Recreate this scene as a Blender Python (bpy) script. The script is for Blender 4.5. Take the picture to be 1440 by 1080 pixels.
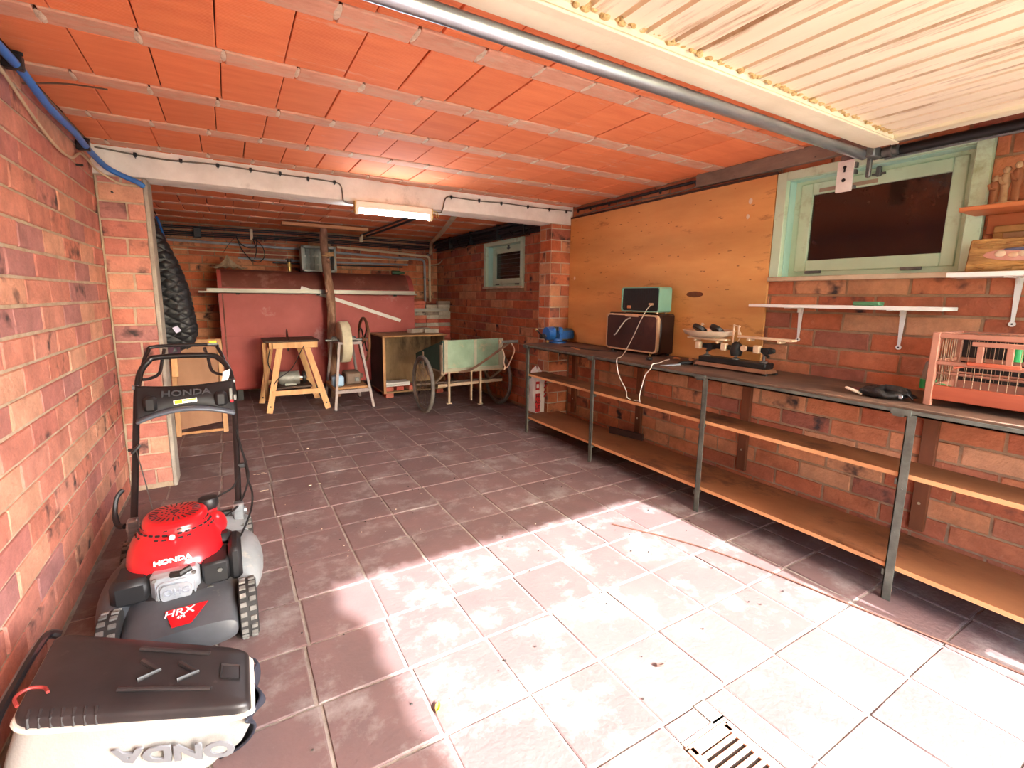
import bpy, bmesh, math, random
from mathutils import Matrix, Vector
from math import pi, sin, cos, radians, sqrt
random.seed(7)
S = bpy.context.scene
COL = S.collection
for o in list(bpy.data.objects):
    bpy.data.objects.remove(o, do_unlink=True)

# ---------------------------------------------------------------- camera
cam_d = bpy.data.cameras.new('camera'); cam = bpy.data.objects.new('camera', cam_d); COL.objects.link(cam)
cam_d.sensor_width = 36.0; cam_d.lens = 16.531; cam_d.shift_x = 0.00335; cam_d.shift_y = -0.01298
cam_d.clip_start = 0.02; cam_d.clip_end = 300
YAW, PITCH, ROLL = 0.533881, 0.155140, -0.011026
_f = Vector((sin(YAW)*cos(PITCH), cos(YAW)*cos(PITCH), -sin(PITCH)))
_r = Vector((cos(YAW), -sin(YAW), 0)); _d = _f.cross(_r)
_R = cos(ROLL)*_r + sin(ROLL)*_d; _D = -sin(ROLL)*_r + cos(ROLL)*_d
_m = Matrix((( _R.x, -_D.x, -_f.x), (_R.y, -_D.y, -_f.y), (_R.z, -_D.z, -_f.z)))
cam.matrix_world = Matrix.Translation((0, 0, 1.3)) @ _m.to_4x4()
S.camera = cam

# ---------------------------------------------------------------- sky, sun, exposure
SUN_EL, SUN_AZ = radians(34.6), radians(8.0)     # sun stands behind the doorway, a little to the right
w = bpy.data.worlds.new('sky'); S.world = w; w.use_nodes = True
nt = w.node_tree; nt.nodes.clear()
sky = nt.nodes.new('ShaderNodeTexSky'); sky.sky_type = 'NISHITA'; sky.sun_disc = False
sky.sun_elevation = SUN_EL; sky.sun_rotation = pi - SUN_AZ; sky.air_density = 1.0; sky.dust_density = 2.0; sky.ozone_density = 1.0
hsv = nt.nodes.new('ShaderNodeHueSaturation'); hsv.inputs["Saturation"].default_value = 1.0
bg = nt.nodes.new('ShaderNodeBackground'); bg.inputs["Strength"].default_value = 0.68
ow = nt.nodes.new('ShaderNodeOutputWorld')
nt.links.new(sky.outputs[0], hsv.inputs['Color']); nt.links.new(hsv.outputs[0], bg.inputs['Color']); nt.links.new(bg.outputs[0], ow.inputs['Surface'])
sun_d = bpy.data.lights.new('sun', 'SUN'); sun_d.energy = 5.2; sun_d.angle = radians(0.6); sun_d.color = (0.94, 0.97, 1.0)
sun = bpy.data.objects.new('sun', sun_d); COL.objects.link(sun)
_sd = Vector((sin(SUN_AZ)*cos(SUN_EL), -cos(SUN_AZ)*cos(SUN_EL), sin(SUN_EL)))   # towards the sun
sun.rotation_euler = _sd.to_track_quat('Z', 'Y').to_euler(); sun.location = (3, -12, 9)
S.view_settings.view_transform = 'Standard'; S.view_settings.look = 'None'; S.view_settings.gamma = 1.0
S.view_settings.use_curve_mapping = False
S.view_settings.exposure = 2.5
try:
    S.cycles.max_bounces = 10; S.cycles.diffuse_bounces = 8; S.cycles.sample_clamp_indirect = 8.0
    S.cycles.use_denoising = True
except Exception:
    pass

# ---------------------------------------------------------------- mesh helpers
WM = {}
class MB:
    def __init__(s): s.v = []; s.f = []
    def mark(s): return len(s.v)
    def xf(s, M, since=0):
        for i in range(since, len(s.v)): s.v[i] = tuple(M @ Vector(s.v[i]))
        return s
    def add(s, vs, fs):
        n = len(s.v); s.v += [tuple(p) for p in vs]; s.f += [tuple(i+n for i in q) for q in fs]; return s
    def box(s, x0, x1, y0, y1, z0, z1, b=0.0):
        if x0 > x1: x0, x1 = x1, x0
        if y0 > y1: y0, y1 = y1, y0
        if z0 > z1: z0, z1 = z1, z0
        if b <= 0:
            return s.add([(x0,y0,z0),(x1,y0,z0),(x1,y1,z0),(x0,y1,z0),(x0,y0,z1),(x1,y0,z1),(x1,y1,z1),(x0,y1,z1)],
                         [(0,3,2,1),(4,5,6,7),(0,1,5,4),(1,2,6,5),(2,3,7,6),(3,0,4,7)])
        b = min(b, (x1-x0)*.49, (y1-y0)*.49, (z1-z0)*.49)
        X, Y, Z = (x0, x1), (y0, y1), (z0, z1)
        vs = []; idx = {}
        for i in (0,1):
            for j in (0,1):
                for k in (0,1):
                    sx, sy, sz = (1-2*i)*b, (1-2*j)*b, (1-2*k)*b
                    for a in range(3):
                        p = [X[i]+sx, Y[j]+sy, Z[k]+sz]; p[a] = (X[i], Y[j], Z[k])[a]
                        idx[(i,j,k,a)] = len(vs); vs.append(p)
        fs = []
        for a in range(3):
            u, v_ = (a+1) % 3, (a+2) % 3
            for e in (0,1):
                q = []
                for (m, n) in ((0,0),(1,0),(1,1),(0,1)):
                    c = [0,0,0]; c[a] = e; c[u] = m; c[v_] = n; q.append(idx[(*c, a)])
                fs.append(q if e else q[::-1])
        for a in range(3):                                   # edges along axis a
            u, v_ = (a+1) % 3, (a+2) % 3
            for m in (0,1):
                for n in (0,1):
                    c0 = [0,0,0]; c0[u] = m; c0[v_] = n; c1 = list(c0); c1[a] = 1
                    q = [idx[(*c0,u)], idx[(*c1,u)], idx[(*c1,v_)], idx[(*c0,v_)]]
                    fs.append(q if (m == n) else q[::-1])
        for i in (0,1):
            for j in (0,1):
                for k in (0,1):
                    q = [idx[(i,j,k,a)] for a in range(3)]
                    fs.append(q if (i+j+k) % 2 else q[::-1])
        return s.add(vs, fs)
    def cyl(s, p0, p1, r0, r1=None, n=14, caps=True):
        p0, p1 = Vector(p0), Vector(p1); r1 = r0 if r1 is None else r1
        d = (p1-p0).normalized(); u = d.orthogonal().normalized(); v = d.cross(u)
        vs = []
        for p, r in ((p0, r0), (p1, r1)):
            for i in range(n):
                a = 2*pi*i/n; vs.append(p + (u*cos(a) + v*sin(a))*r)
        fs = [(i, (i+1) % n, n+(i+1) % n, n+i) for i in range(n)]
        if caps: fs += [tuple(range(n-1, -1, -1)), tuple(range(n, 2*n))]
        return s.add(vs, fs)
    def tube(s, pts, r, n=8, closed=False, caps=True):
        pts = [Vector(p) for p in pts]; m = len(pts)
        rs = list(r) if isinstance(r, (list, tuple)) else [r]*m
        vs = []; u = None
        for i, p in enumerate(pts):
            a = pts[i-1] if (i or closed) else p; b = pts[(i+1) % m] if (i < m-1 or closed) else p
            t = (b-a); t = t.normalized() if t.length > 1e-9 else Vector((0,0,1))
            if u is None: u = t.orthogonal().normalized()
            else:
                u = u - t*u.dot(t); u = u.normalized() if u.length > 1e-6 else t.orthogonal().normalized()
            v = t.cross(u)
            for k in range(n):
                q = 2*pi*k/n; vs.append(p + (u*cos(q)+v*sin(q))*rs[i])
        fs = []
        for i in range(m if closed else m-1):
            j = (i+1) % m
            for k in range(n):
                l = (k+1) % n; fs.append((i*n+k, i*n+l, j*n+l, j*n+k))
        if caps and not closed: fs += [tuple(range(n-1,-1,-1)), tuple(range((m-1)*n, m*n))]
        return s.add(vs, fs)
    def lathe(s, prof, n=24, M=None):
        vs = []
        for r, z in prof:
            for i in range(n):
                a = 2*pi*i/n; vs.append((r*cos(a), r*sin(a), z))
        fs = []
        for j in range(len(prof)-1):
            for i in range(n):
                k = (i+1) % n; fs.append((j*n+i, j*n+k, (j+1)*n+k, (j+1)*n+i))
        if prof[0][0] > 1e-6: fs.append(tuple(range(n-1,-1,-1)))
        if prof[-1][0] > 1e-6: fs.append(tuple(range((len(prof)-1)*n, len(prof)*n)))
        if M is not None: vs = [M @ Vector(p) for p in vs]
        return s.add(vs, fs)
    def prism(s, poly, ax, a, b):
        """poly: 2D points in the other two axes (cyclic order after ax), extruded a..b along ax"""
        n = len(poly); k = 'xyz'.index(ax); u, v = (k+1) % 3, (k+2) % 3; vs = []
        for t in (a, b):
            for q in poly:
                p = [0,0,0]; p[k] = t; p[u] = q[0]; p[v] = q[1]; vs.append(p)
        area = sum(poly[i][0]*poly[(i+1) % n][1]-poly[(i+1) % n][0]*poly[i][1] for i in range(n))
        fl = (area > 0) == (b > a)
        fs = [(i, (i+1) % n, n+(i+1) % n, n+i) for i in range(n)] + [tuple(range(n-1,-1,-1)), tuple(range(n, 2*n))]
        if not fl: fs = [q[::-1] for q in fs]
        return s.add(vs, fs)
    def bar(s, p0, p1, w, h, up=(0,0,1), b=0.0):
        """rectangular bar from p0 to p1, w across, h along up"""
        p0, p1 = Vector(p0), Vector(p1); d = p1-p0; L = d.length; d.normalize(); up = Vector(up)
        x = d.cross(up); x = x.normalized() if x.length > 1e-6 else d.orthogonal().normalized()
        z = x.cross(d); M = Matrix(((x.x,d.x,z.x,p0.x),(x.y,d.y,z.y,p0.y),(x.z,d.z,z.z,p0.z),(0,0,0,1)))
        k = s.mark(); s.box(-w/2, w/2, 0, L, -h/2, h/2, b); return s.xf(M, k)
    def ell(s, c, rx, ry, rz, n=16, m=10):
        prof = [(max(0.0, sin(pi*i/m)), -cos(pi*i/m)) for i in range(m+1)]
        k = s.mark(); s.lathe(prof, n); return s.xf(Matrix.Translation(c) @ Matrix.Diagonal((rx,ry,rz,1)), k)
    def surf(s, fn, nu, nv, closed_u=False, thick=None):
        vs = [fn(i/(nu if closed_u else nu-1), j/(nv-1)) for j in range(nv) for i in range(nu)]
        fs = []
        for j in range(nv-1):
            for i in range(nu if closed_u else nu-1):
                k = (i+1) % nu; fs.append((j*nu+i, j*nu+k, (j+1)*nu+k, (j+1)*nu+i))
        return s.add(vs, fs)
    def mesh(s, name):
        me = bpy.data.meshes.new(name); me.from_pydata(s.v, [], s.f); me.validate(); me.update(); return me

def finish(me, smooth=True, ang=38, recalc=True):
    if recalc:
        b = bmesh.new(); b.from_mesh(me)
        bmesh.ops.remove_doubles(b, verts=b.verts, dist=1e-6)
        bmesh.ops.recalc_face_normals(b, faces=b.faces); b.to_mesh(me); b.free()
    if smooth:
        me.polygons.foreach_set('use_smooth', [True]*len(me.polygons))
        try: me.set_sharp_from_angle(angle=radians(ang))
        except Exception: pass
    me.update()

def obj(name, mb, m, parent=None, world=False, smooth=True, ang=38, solid=0.0):
    """one mesh object; world=True: the verts are world coordinates"""
    me = mb.mesh(name) if isinstance(mb, MB) else mb
    if parent is not None and world: me.transform(WM[parent.name].inverted())
    finish(me, smooth, ang)
    o = bpy.data.objects.new(name, me); COL.objects.link(o)
    if m is not None: me.materials.append(m)
    if parent is not None: o.parent = parent; WM[o.name] = WM[parent.name]
    else: WM[o.name] = Matrix.Identity(4)
    if solid:
        md = o.modifiers.new('thickness', 'SOLIDIFY'); md.thickness = solid; md.offset = 0
    return o
def tag(o, label, cat, group=None):
    o['label'] = label; o['category'] = cat
    if group: o['group'] = group
    return o
def thing(name, label, cat, loc=(0,0,0), rotz=0.0, group=None):
    o = bpy.data.objects.new(name, None); COL.objects.link(o); o.empty_display_size = 0.05
    o.location = loc; o.rotation_euler = (0,0,rotz); WM[o.name] = Matrix.Translation(loc) @ Matrix.Rotation(rotz, 4, 'Z')
    return tag(o, label, cat, group)
def struct(name, mb=None, m=None, loc=(0,0,0), label=None):
    if mb is None:
        o = bpy.data.objects.new(name, None); COL.objects.link(o); o.location = loc; WM[o.name] = Matrix.Translation(loc); o.empty_display_size = 0.05
    else: o = obj(name, mb, m)
    o['kind'] = 'structure'
    if label: o['label'] = label
    return o
def single(name, mb, m, label, cat, group=None, loc=None, **k):
    o = obj(name, mb, m, **k)
    if loc is not None:                    # origin at the thing's base, geometry given in world coordinates
        o.data.transform(Matrix.Translation(-Vector(loc))); o.location = loc; WM[o.name] = Matrix.Translation(loc)
    return tag(o, label, cat, group)
def inst(name, me, loc, parent, rot=(0,0,0), m=None):
    """copy that shares mesh data; loc in parent's frame"""
    o = bpy.data.objects.new(name, me); COL.objects.link(o); o.location = loc; o.rotation_euler = rot; o.parent = parent
    return o
def text_mesh(txt, size, depth=0.0, bold=0.0, sx=1.0, shear=0.0, align='CENTER'):
    cu = bpy.data.curves.new('lettering', 'FONT'); cu.body = txt; cu.size = size; cu.extrude = depth; cu.offset = bold
    cu.align_x = align; cu.align_y = 'CENTER'; cu.shear = shear; cu.resolution_u = 3
    o = bpy.data.objects.new('lettering', cu); COL.objects.link(o)
    bpy.context.view_layer.update()
    me = bpy.data.meshes.new_from_object(o.evaluated_get(bpy.context.evaluated_depsgraph_get()))
    bpy.data.objects.remove(o, do_unlink=True); bpy.data.curves.remove(cu)
    me.transform(Matrix.Diagonal((sx,1,1,1))); me.materials.clear(); me.name = 'lettering'
    return me
def text(name, txt, size, M, m, parent, **k):
    """M places the text plane in the parent's frame"""
    me = text_mesh(txt, size, **k); me.transform(M); o = bpy.data.objects.new(name, me); COL.objects.link(o)
    me.materials.append(m); o.parent = parent; WM[o.name] = WM[parent.name]; return o
def frame(o, x, y):
    """matrix with origin o, x axis x, and y axis as close to y as possible"""
    x = Vector(x).normalized(); y = Vector(y); z = x.cross(y).normalized(); y = z.cross(x); o = Vector(o)
    return Matrix(((x.x,y.x,z.x,o.x),(x.y,y.y,z.y,o.y),(x.z,y.z,z.z,o.z),(0,0,0,1)))
def arc(c, r, a0, a1, n, pl='xz'):
    out = []
    for i in range(n+1):
        a = a0+(a1-a0)*i/n; p = [c[0],c[1],c[2]]; p['xyz'.index(pl[0])] += r*cos(a); p['xyz'.index(pl[1])] += r*sin(a); out.append(tuple(p))
    return out
def smooth_path(pts, k=6):
    P = [Vector(p) for p in pts]; out = []
    for i in range(len(P)-1):
        a, b, c, d = P[max(i-1,0)], P[i], P[i+1], P[min(i+2,len(P)-1)]
        for j in range(k):
            t = j/k; out.append(0.5*((2*b)+(c-a)*t+(2*a-5*b+4*c-d)*t*t+(3*b-a-3*c+d)*t**3))
    out.append(P[-1]); return out
def rrect(x0, x1, y0, y1, r, n=4):
    out = []
    for cx, cy, a in ((x1-r,y1-r,0),(x0+r,y1-r,pi/2),(x0+r,y0+r,pi),(x1-r,y0+r,3*pi/2)):
        for i in range(n+1): q = a+pi/2*i/n; out.append((cx+r*cos(q), cy+r*sin(q)))
    return out

# ---------------------------------------------------------------- materials
MATS = {}
def lin(c):
    return tuple(((x/255)/12.92 if x/255 <= .04045 else ((x/255+.055)/1.055)**2.4) for x in c[:3]) + (1.0,)
def mat(name, c, c2=None, scale=8.0, rough=0.6, metal=0.0, bump=0.0, bscale=60.0, stretch=(1,1,1), spec=0.5, c3=None, s3=2.0, t3=0.6, rand=0.0, coat=0.0, space='pos', detail=6.0, emit=None):
    """procedural material: colour c broken up by noise towards c2, worn patches of c3, grain as bump"""
    m = bpy.data.materials.new(name); m.use_nodes = True; N = m.node_tree.nodes; L = m.node_tree.links
    b = N['Principled BSDF']; b.inputs['Roughness'].default_value = rough; b.inputs['Metallic'].default_value = metal
    b.inputs['Specular IOR Level'].default_value = spec
    if coat: b.inputs['Coat Weight'].default_value = coat; b.inputs['Coat Roughness'].default_value = 0.15
    if space == 'pos': g = N.new('ShaderNodeNewGeometry'); src = g.outputs['Position']
    else: g = N.new('ShaderNodeTexCoord'); src = g.outputs['Object']
    mp = N.new('ShaderNodeMapping'); mp.inputs['Scale'].default_value = stretch; L.new(src, mp.inputs['Vector'])
    c2 = c2 or tuple(x*.86 for x in c)
    n1 = N.new('ShaderNodeTexNoise'); n1.inputs['Scale'].default_value = scale; n1.inputs['Detail'].default_value = detail; n1.inputs['Roughness'].default_value = .62
    L.new(mp.outputs[0], n1.inputs['Vector'])
    r1 = N.new('ShaderNodeValToRGB'); r1.color_ramp.elements[0].position = .32; r1.color_ramp.elements[1].position = .68
    r1.color_ramp.elements[0].color = lin(c2); r1.color_ramp.elements[1].color = lin(c)
    L.new(n1.outputs[0], r1.inputs[0]); out = r1.outputs[0]
    if c3:
        n3 = N.new('ShaderNodeTexNoise'); n3.inputs['Scale'].default_value = s3; n3.inputs['Detail'].default_value = 8; n3.inputs['Roughness'].default_value = .7
        L.new(mp.outputs[0], n3.inputs['Vector'])
        r3 = N.new('ShaderNodeValToRGB'); r3.color_ramp.elements[0].position = t3-.06; r3.color_ramp.elements[1].position = t3+.08
        L.new(n3.outputs[0], r3.inputs[0])
        mx = N.new('ShaderNodeMixRGB'); mx.inputs[2].default_value = lin(c3); L.new(r3.outputs[0], mx.inputs[0]); L.new(out, mx.inputs[1]); out = mx.outputs[0]
    if rand:
        oi = N.new('ShaderNodeObjectInfo'); mr = N.new('ShaderNodeMapRange'); mr.inputs['To Min'].default_value = 1-rand; mr.inputs['To Max'].default_value = 1+rand*.6
        L.new(oi.outputs['Random'], mr.inputs['Value']); hs = N.new('ShaderNodeHueSaturation'); L.new(mr.outputs[0], hs.inputs['Value']); L.new(out, hs.inputs['Color']); out = hs.outputs[0]
    L.new(out, b.inputs['Base Color'])
    if bump:
        nb = N.new('ShaderNodeTexNoise'); nb.inputs['Scale'].default_value = bscale; nb.inputs['Detail'].default_value = 5; L.new(mp.outputs[0], nb.inputs['Vector'])
        bp = N.new('ShaderNodeBump'); bp.inputs['Strength'].default_value = bump; bp.inputs['Distance'].default_value = .01
        L.new(nb.outputs[0], bp.inputs['Height']); L.new(bp.outputs[0], b.inputs['Normal'])
    if emit:
        b.inputs['Emission Color'].default_value = lin(emit[0]); b.inputs['Emission Strength'].default_value = emit[1]
    MATS[name] = m; return m

def brick_mat(name, stops, smudge=.5, value=1.0, sat=1.0):
    """colour by brick (object random + island random), dark firing marks, pale scuffs, rough face"""
    m = bpy.data.materials.new(name); m.use_nodes = True; N = m.node_tree.nodes; L = m.node_tree.links
    b = N['Principled BSDF']; b.inputs['Roughness'].default_value = .82; b.inputs['Specular IOR Level'].default_value = .25
    oi = N.new('ShaderNodeObjectInfo'); ge = N.new('ShaderNodeNewGeometry')
    a1 = N.new('ShaderNodeMath'); a1.operation = 'ADD'; L.new(oi.outputs['Random'], a1.inputs[0]); L.new(ge.outputs['Random Per Island'], a1.inputs[1])
    fr = N.new('ShaderNodeMath'); fr.operation = 'FRACT'; L.new(a1.outputs[0], fr.inputs[0])
    rp = N.new('ShaderNodeValToRGB'); e = rp.color_ramp.elements
    while len(e) < len(stops): e.new(.5)
    for i, c in enumerate(stops): e[i].position = i/len(stops); e[i].color = lin(c)
    rp.color_ramp.interpolation = 'CONSTANT'; L.new(fr.outputs[0], rp.inputs[0])
    # colour drifting inside a brick
    n1 = N.new('ShaderNodeTexNoise'); n1.inputs['Scale'].default_value = 9; n1.inputs['Detail'].default_value = 8; n1.inputs['Roughness'].default_value = .68; L.new(ge.outputs['Position'], n1.inputs['Vector'])
    mr = N.new('ShaderNodeMapRange'); mr.inputs['From Min'].default_value = .25; mr.inputs['From Max'].default_value = .75; mr.inputs['To Min'].default_value = .58*value; mr.inputs['To Max'].default_value = 1.24*value; L.new(n1.outputs[0], mr.inputs['Value'])
    hs = N.new('ShaderNodeHueSaturation'); hs.inputs['Saturation'].default_value = sat; L.new(rp.outputs[0], hs.inputs['Color']); L.new(mr.outputs[0], hs.inputs['Value'])
    # firing marks
    m7 = N.new('ShaderNodeMath'); m7.operation = 'MULTIPLY'; m7.inputs[1].default_value = 7.13; L.new(fr.outputs[0], m7.inputs[0])
    f7 = N.new('ShaderNodeMath'); f7.operation = 'FRACT'; L.new(m7.outputs[0], f7.inputs[0])
    gt = N.new('ShaderNodeMath'); gt.operation = 'GREATER_THAN'; gt.inputs[1].default_value = 1-smudge*.45; L.new(f7.outputs[0], gt.inputs[0])
    n2 = N.new('ShaderNodeTexNoise'); n2.inputs['Scale'].default_value = 11; n2.inputs['Detail'].default_value = 3; L.new(ge.outputs['Position'], n2.inputs['Vector'])
    r2 = N.new('ShaderNodeValToRGB'); r2.color_ramp.elements[0].position = .52; r2.color_ramp.elements[1].position = .70; L.new(n2.outputs[0], r2.inputs[0])
    mu = N.new('ShaderNodeMath'); mu.operation = 'MULTIPLY'; L.new(gt.outputs[0], mu.inputs[0]); L.new(r2.outputs[0], mu.inputs[1])
    mx = N.new('ShaderNodeMixRGB'); mx.inputs[2].default_value = lin((62,52,52)); L.new(mu.outputs[0], mx.inputs[0]); L.new(hs.outputs[0], mx.inputs[1])
    # pale lime scuffs
    n3 = N.new('ShaderNodeTexNoise'); n3.inputs['Scale'].default_value = 26; n3.inputs['Detail'].default_value = 8; n3.inputs['Roughness'].default_value = .75; L.new(ge.outputs['Position'], n3.inputs['Vector'])
    r3 = N.new('ShaderNodeValToRGB'); r3.color_ramp.elements[0].position = .62; r3.color_ramp.elements[1].position = .82; r3.color_ramp.elements[1].color = (.5,.5,.5,1); L.new(n3.outputs[0], r3.inputs[0])
    mx2 = N.new('ShaderNodeMixRGB'); mx2.inputs[2].default_value = lin((226,176,146)); L.new(r3.outputs[0], mx2.inputs[0]); L.new(mx.outputs[0], mx2.inputs[1])
    L.new(mx2.outputs[0], b.inputs['Base Color'])
    nb = N.new('ShaderNodeTexNoise'); nb.inputs['Scale'].default_value = 70; nb.inputs['Detail'].default_value = 6; L.new(ge.outputs['Position'], nb.inputs['Vector'])
    bp = N.new('ShaderNodeBump'); bp.inputs['Strength'].default_value = .7; bp.inputs['Distance'].default_value = .008; L.new(nb.outputs[0], bp.inputs['Height']); L.new(bp.outputs[0], b.inputs['Normal'])
    MATS[name] = m; return m
# ---------------------------------------------------------------- the room
XL, XR, YB, YF, ZC = -0.64, 2.95, 7.30, -0.60, 2.17
COURSE, BL = 0.1033, 0.285
M_mortar = mat('mortar_tan', (196,176,152), (170,148,122), scale=14, rough=.95, bump=.5, bscale=90, c3=(196,178,158), s3=5, t3=.6)
M_mortarR = mat('mortar_brown', (166,132,102), (138,106,80), scale=14, rough=.95, bump=.5, bscale=90, c3=(182,152,126), s3=5, t3=.62)
M_brick = brick_mat('brick_red', [(200,132,114),(206,142,124),(194,124,110),(212,154,128),(192,128,116),(202,130,110),(210,156,130),(186,122,112),(206,138,118),(176,122,116)], smudge=.5)
M_brickR = brick_mat('brick_brown', [(186,110,76),(194,120,84),(174,98,70),(200,132,94),(178,108,80),(188,104,70),(198,140,104),(164,98,78),(194,114,80)], smudge=.55)
M_conc = mat('concrete', (244,238,226), (222,214,200), scale=5, rough=.9, bump=.3, bscale=40, c3=(186,176,160), s3=3.5, t3=.66)
M_cement = mat('cement_render', (178,170,156), (150,142,130), scale=12, rough=.95, bump=.5, bscale=60)
M_tile = mat('terracotta_floor_tile', (120,94,91), (106,86,84), scale=5, rough=.62, bump=.25, bscale=55, c3=(142,132,128), s3=4, t3=.57, rand=.10)
M_grout = mat('floor_grout', (168,158,148), (124,114,106), scale=9, rough=.95, bump=.5, bscale=80)
M_clay = mat('ceiling_clay', (242,142,90), (230,126,78), scale=4, rough=.85, stretch=(1,5,1), c3=(234,178,146), s3=2.6, t3=.66, rand=.09)
M_joist = mat('joist_clay', (228,172,142), (212,152,122), scale=10, rough=.9, bump=.4, bscale=50, c3=(214,176,146), s3=9, t3=.56, stretch=(1,3,1), rand=.08)
M_joint = mat('joist_mortar', (232,214,188), (204,182,154), scale=30, rough=.95, bump=.8, bscale=90)
M_slab = mat('ceiling_slab', (120,66,44), (96,52,36), scale=6, rough=.95)
# fine ribs on the clay pots, parallel to the joists
_n = M_clay.node_tree; _g = _n.nodes.new('ShaderNodeNewGeometry'); _w = _n.nodes.new('ShaderNodeTexWave'); _w.bands_direction = 'Y'; _w.inputs['Scale'].default_value = 34; _w.inputs['Distortion'].default_value = .4
_b = _n.nodes.new('ShaderNodeBump'); _b.inputs['Strength'].default_value = .28; _b.inputs['Distance'].default_value = .004
_n.links.new(_g.outputs['Position'], _w.inputs['Vector']); _n.links.new(_w.outputs[0], _b.inputs['Height']); _n.links.new(_b.outputs[0], _n.nodes['Principled BSDF'].inputs['Normal'])

EYE = Vector((0,0,1.3))
_bc = {}
def slab_piece(L, H, D=.014, ch=.004, var=0, jit=.0012):
    """a brick or tile: L along x, H along z, face at y=0 looking to -y, chamfered, slightly uneven"""
    key = (round(L,3), round(H,3), D, ch, var)
    if key in _bc: return _bc[key]
    r = random.Random(hash(key) & 0xffff)
    j = lambda: r.uniform(-jit, jit)
    def ring(i, y): return [(-L/2+i+j()*2, y, -H/2+i+j()*2), (L/2-i+j()*2, y, -H/2+i+j()*2), (L/2-i+j()*2, y, H/2-i+j()*2), (-L/2+i+j()*2, y, H/2-i+j()*2)]
    vs = ring(0, D) + ring(0, ch*.7) + [(p[0], p[1]+j(), p[2]) for p in ring(ch, 0)]
    fs = [(8,9,10,11)]
    for a in (0, 4):
        for k in range(4): l = (k+1) % 4; fs.append((a+k, a+l, a+4+l, a+4+k))
    me = bpy.data.meshes.new('piece'); me.from_pydata(vs, [], fs); me.update()
    _bc[key] = me; return me
def bake(items, name, m, parent):
    """join pieces into one 'stuff' part"""
    mb = MB()
    for me, loc, rot in items:
        M = Matrix.Translation(loc) @ Matrix.Rotation(rot[2],4,'Z') @ Matrix.Rotation(rot[0],4,'X')
        mb.add([M @ v.co for v in me.vertices], [tuple(p.vertices) for p in me.polygons])
    if items:
        o = obj(name, mb, m, parent, smooth=False); o['kind'] = 'stuff'
def place(items, part, stuff, m, parent, far, limit=298):
    """the pieces that show largest become parts, the rest one 'stuff' part"""
    items.sort(key=lambda t: ((Vector(t[1])-EYE).length + (100 if far(t[1]) else 0)))
    n = 0
    for me, loc, rot in items:
        if n >= limit or far(loc): break
        if not me.materials: me.materials.append(m)
        inst(part, me, loc, parent, rot); n += 1
    bake(items[n:], stuff, m, parent)
def courses(u0, u1, z0, z1, holes, phase=0.0, L=BL, H=COURSE, joint=.0125, splits=None):
    out = []; k = 0; z = z0
    while z < z1-.03:
        h = min(H, z1-z); zc = z+h/2
        if splits: edges = [u0+s for s in splits[k % len(splits)]]
        else:
            edges = [u0]; s = u0 + ((phase + (k % 2)*L/2) % L)
            if s-u0 < .05: s += L
            while s < u1-.05: edges.append(s); s += L
            edges.append(u1)
        for a, b in zip(edges[:-1], edges[1:]):
            segs = [(a, b)]
            for (h0, h1, q0, q1) in holes:
                if q0-.02 < zc < q1+.02:
                    ns = []
                    for (c, d) in segs:
                        if d <= h0 or c >= h1: ns.append((c, d))
                        else:
                            if h0-c > .04: ns.append((c, h0))
                            if d-h1 > .04: ns.append((h1, d))
                    segs = ns
            for (c, d) in segs: out.append(((c+d)/2, zc, max(.03, round((d-c-joint)*200)/200), h-joint))
        z += H; k += 1
    return out
def brick_face(parent, axis, at, u0, u1, z0, z1, m, holes=(), far=lambda p: False, **k):
    """bricks on a wall face; axis +x / -x / -y is the way the face looks"""
    rot = {'+x': pi/2, '-x': -pi/2, '-y': 0.0}[axis]; it = []
    for (u, z, L, H) in courses(u0, u1, z0, z1, holes, **k):
        pr = random.uniform(-.002, .002)
        if axis == '-y': loc = (u, at+pr, z)
        else: loc = (at+pr, u, z)
        me = slab_piece(L, H, var=random.randrange(3))
        if me.materials and me.materials[0] != m:
            key = (L, H, m.name, random.randrange(2)); 
            if key not in _bc: c = me.copy(); c.materials.clear(); c.materials.append(m); _bc[key] = c
            me = _bc[key]
        it.append((me, loc, (0,0,rot)))
    place(it, 'brick', 'brick_field', m, parent, far)

# --- left wall, split by its pillar
wall_left = struct('wall_left', MB().box(XL-.2, XL-.007, YF-.15, YB+.2, 0, ZC+.03), M_mortar)
brick_face(wall_left, '+x', XL, YF, 3.79, 0.01, ZC, M_brick, far=lambda p: p[1] < 1.55, phase=.16)
brick_face(wall_left, '+x', XL, 3.985, YB, 0.01, ZC, M_brick, phase=.1, far=lambda p: p[1] < 5.9)
wall_pl = struct('wall_pillar_left', MB().box(XL, -.408, 3.797, 3.98, 0, 2.0), M_mortar)
brick_face(wall_pl, '-y', 3.79, XL+.004, -.408, 0.03, 2.0, M_brick, H=.107, splits=[(0,.135,.232),(0,.232),(0,.118,.228),(0,.23)])
o = obj('cement_edge', MB().box(-.412, -.386, 3.786, 3.985, 0, 2.0, .006), M_cement, wall_pl); o['label'] = 'grey cement corner strip'
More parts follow.
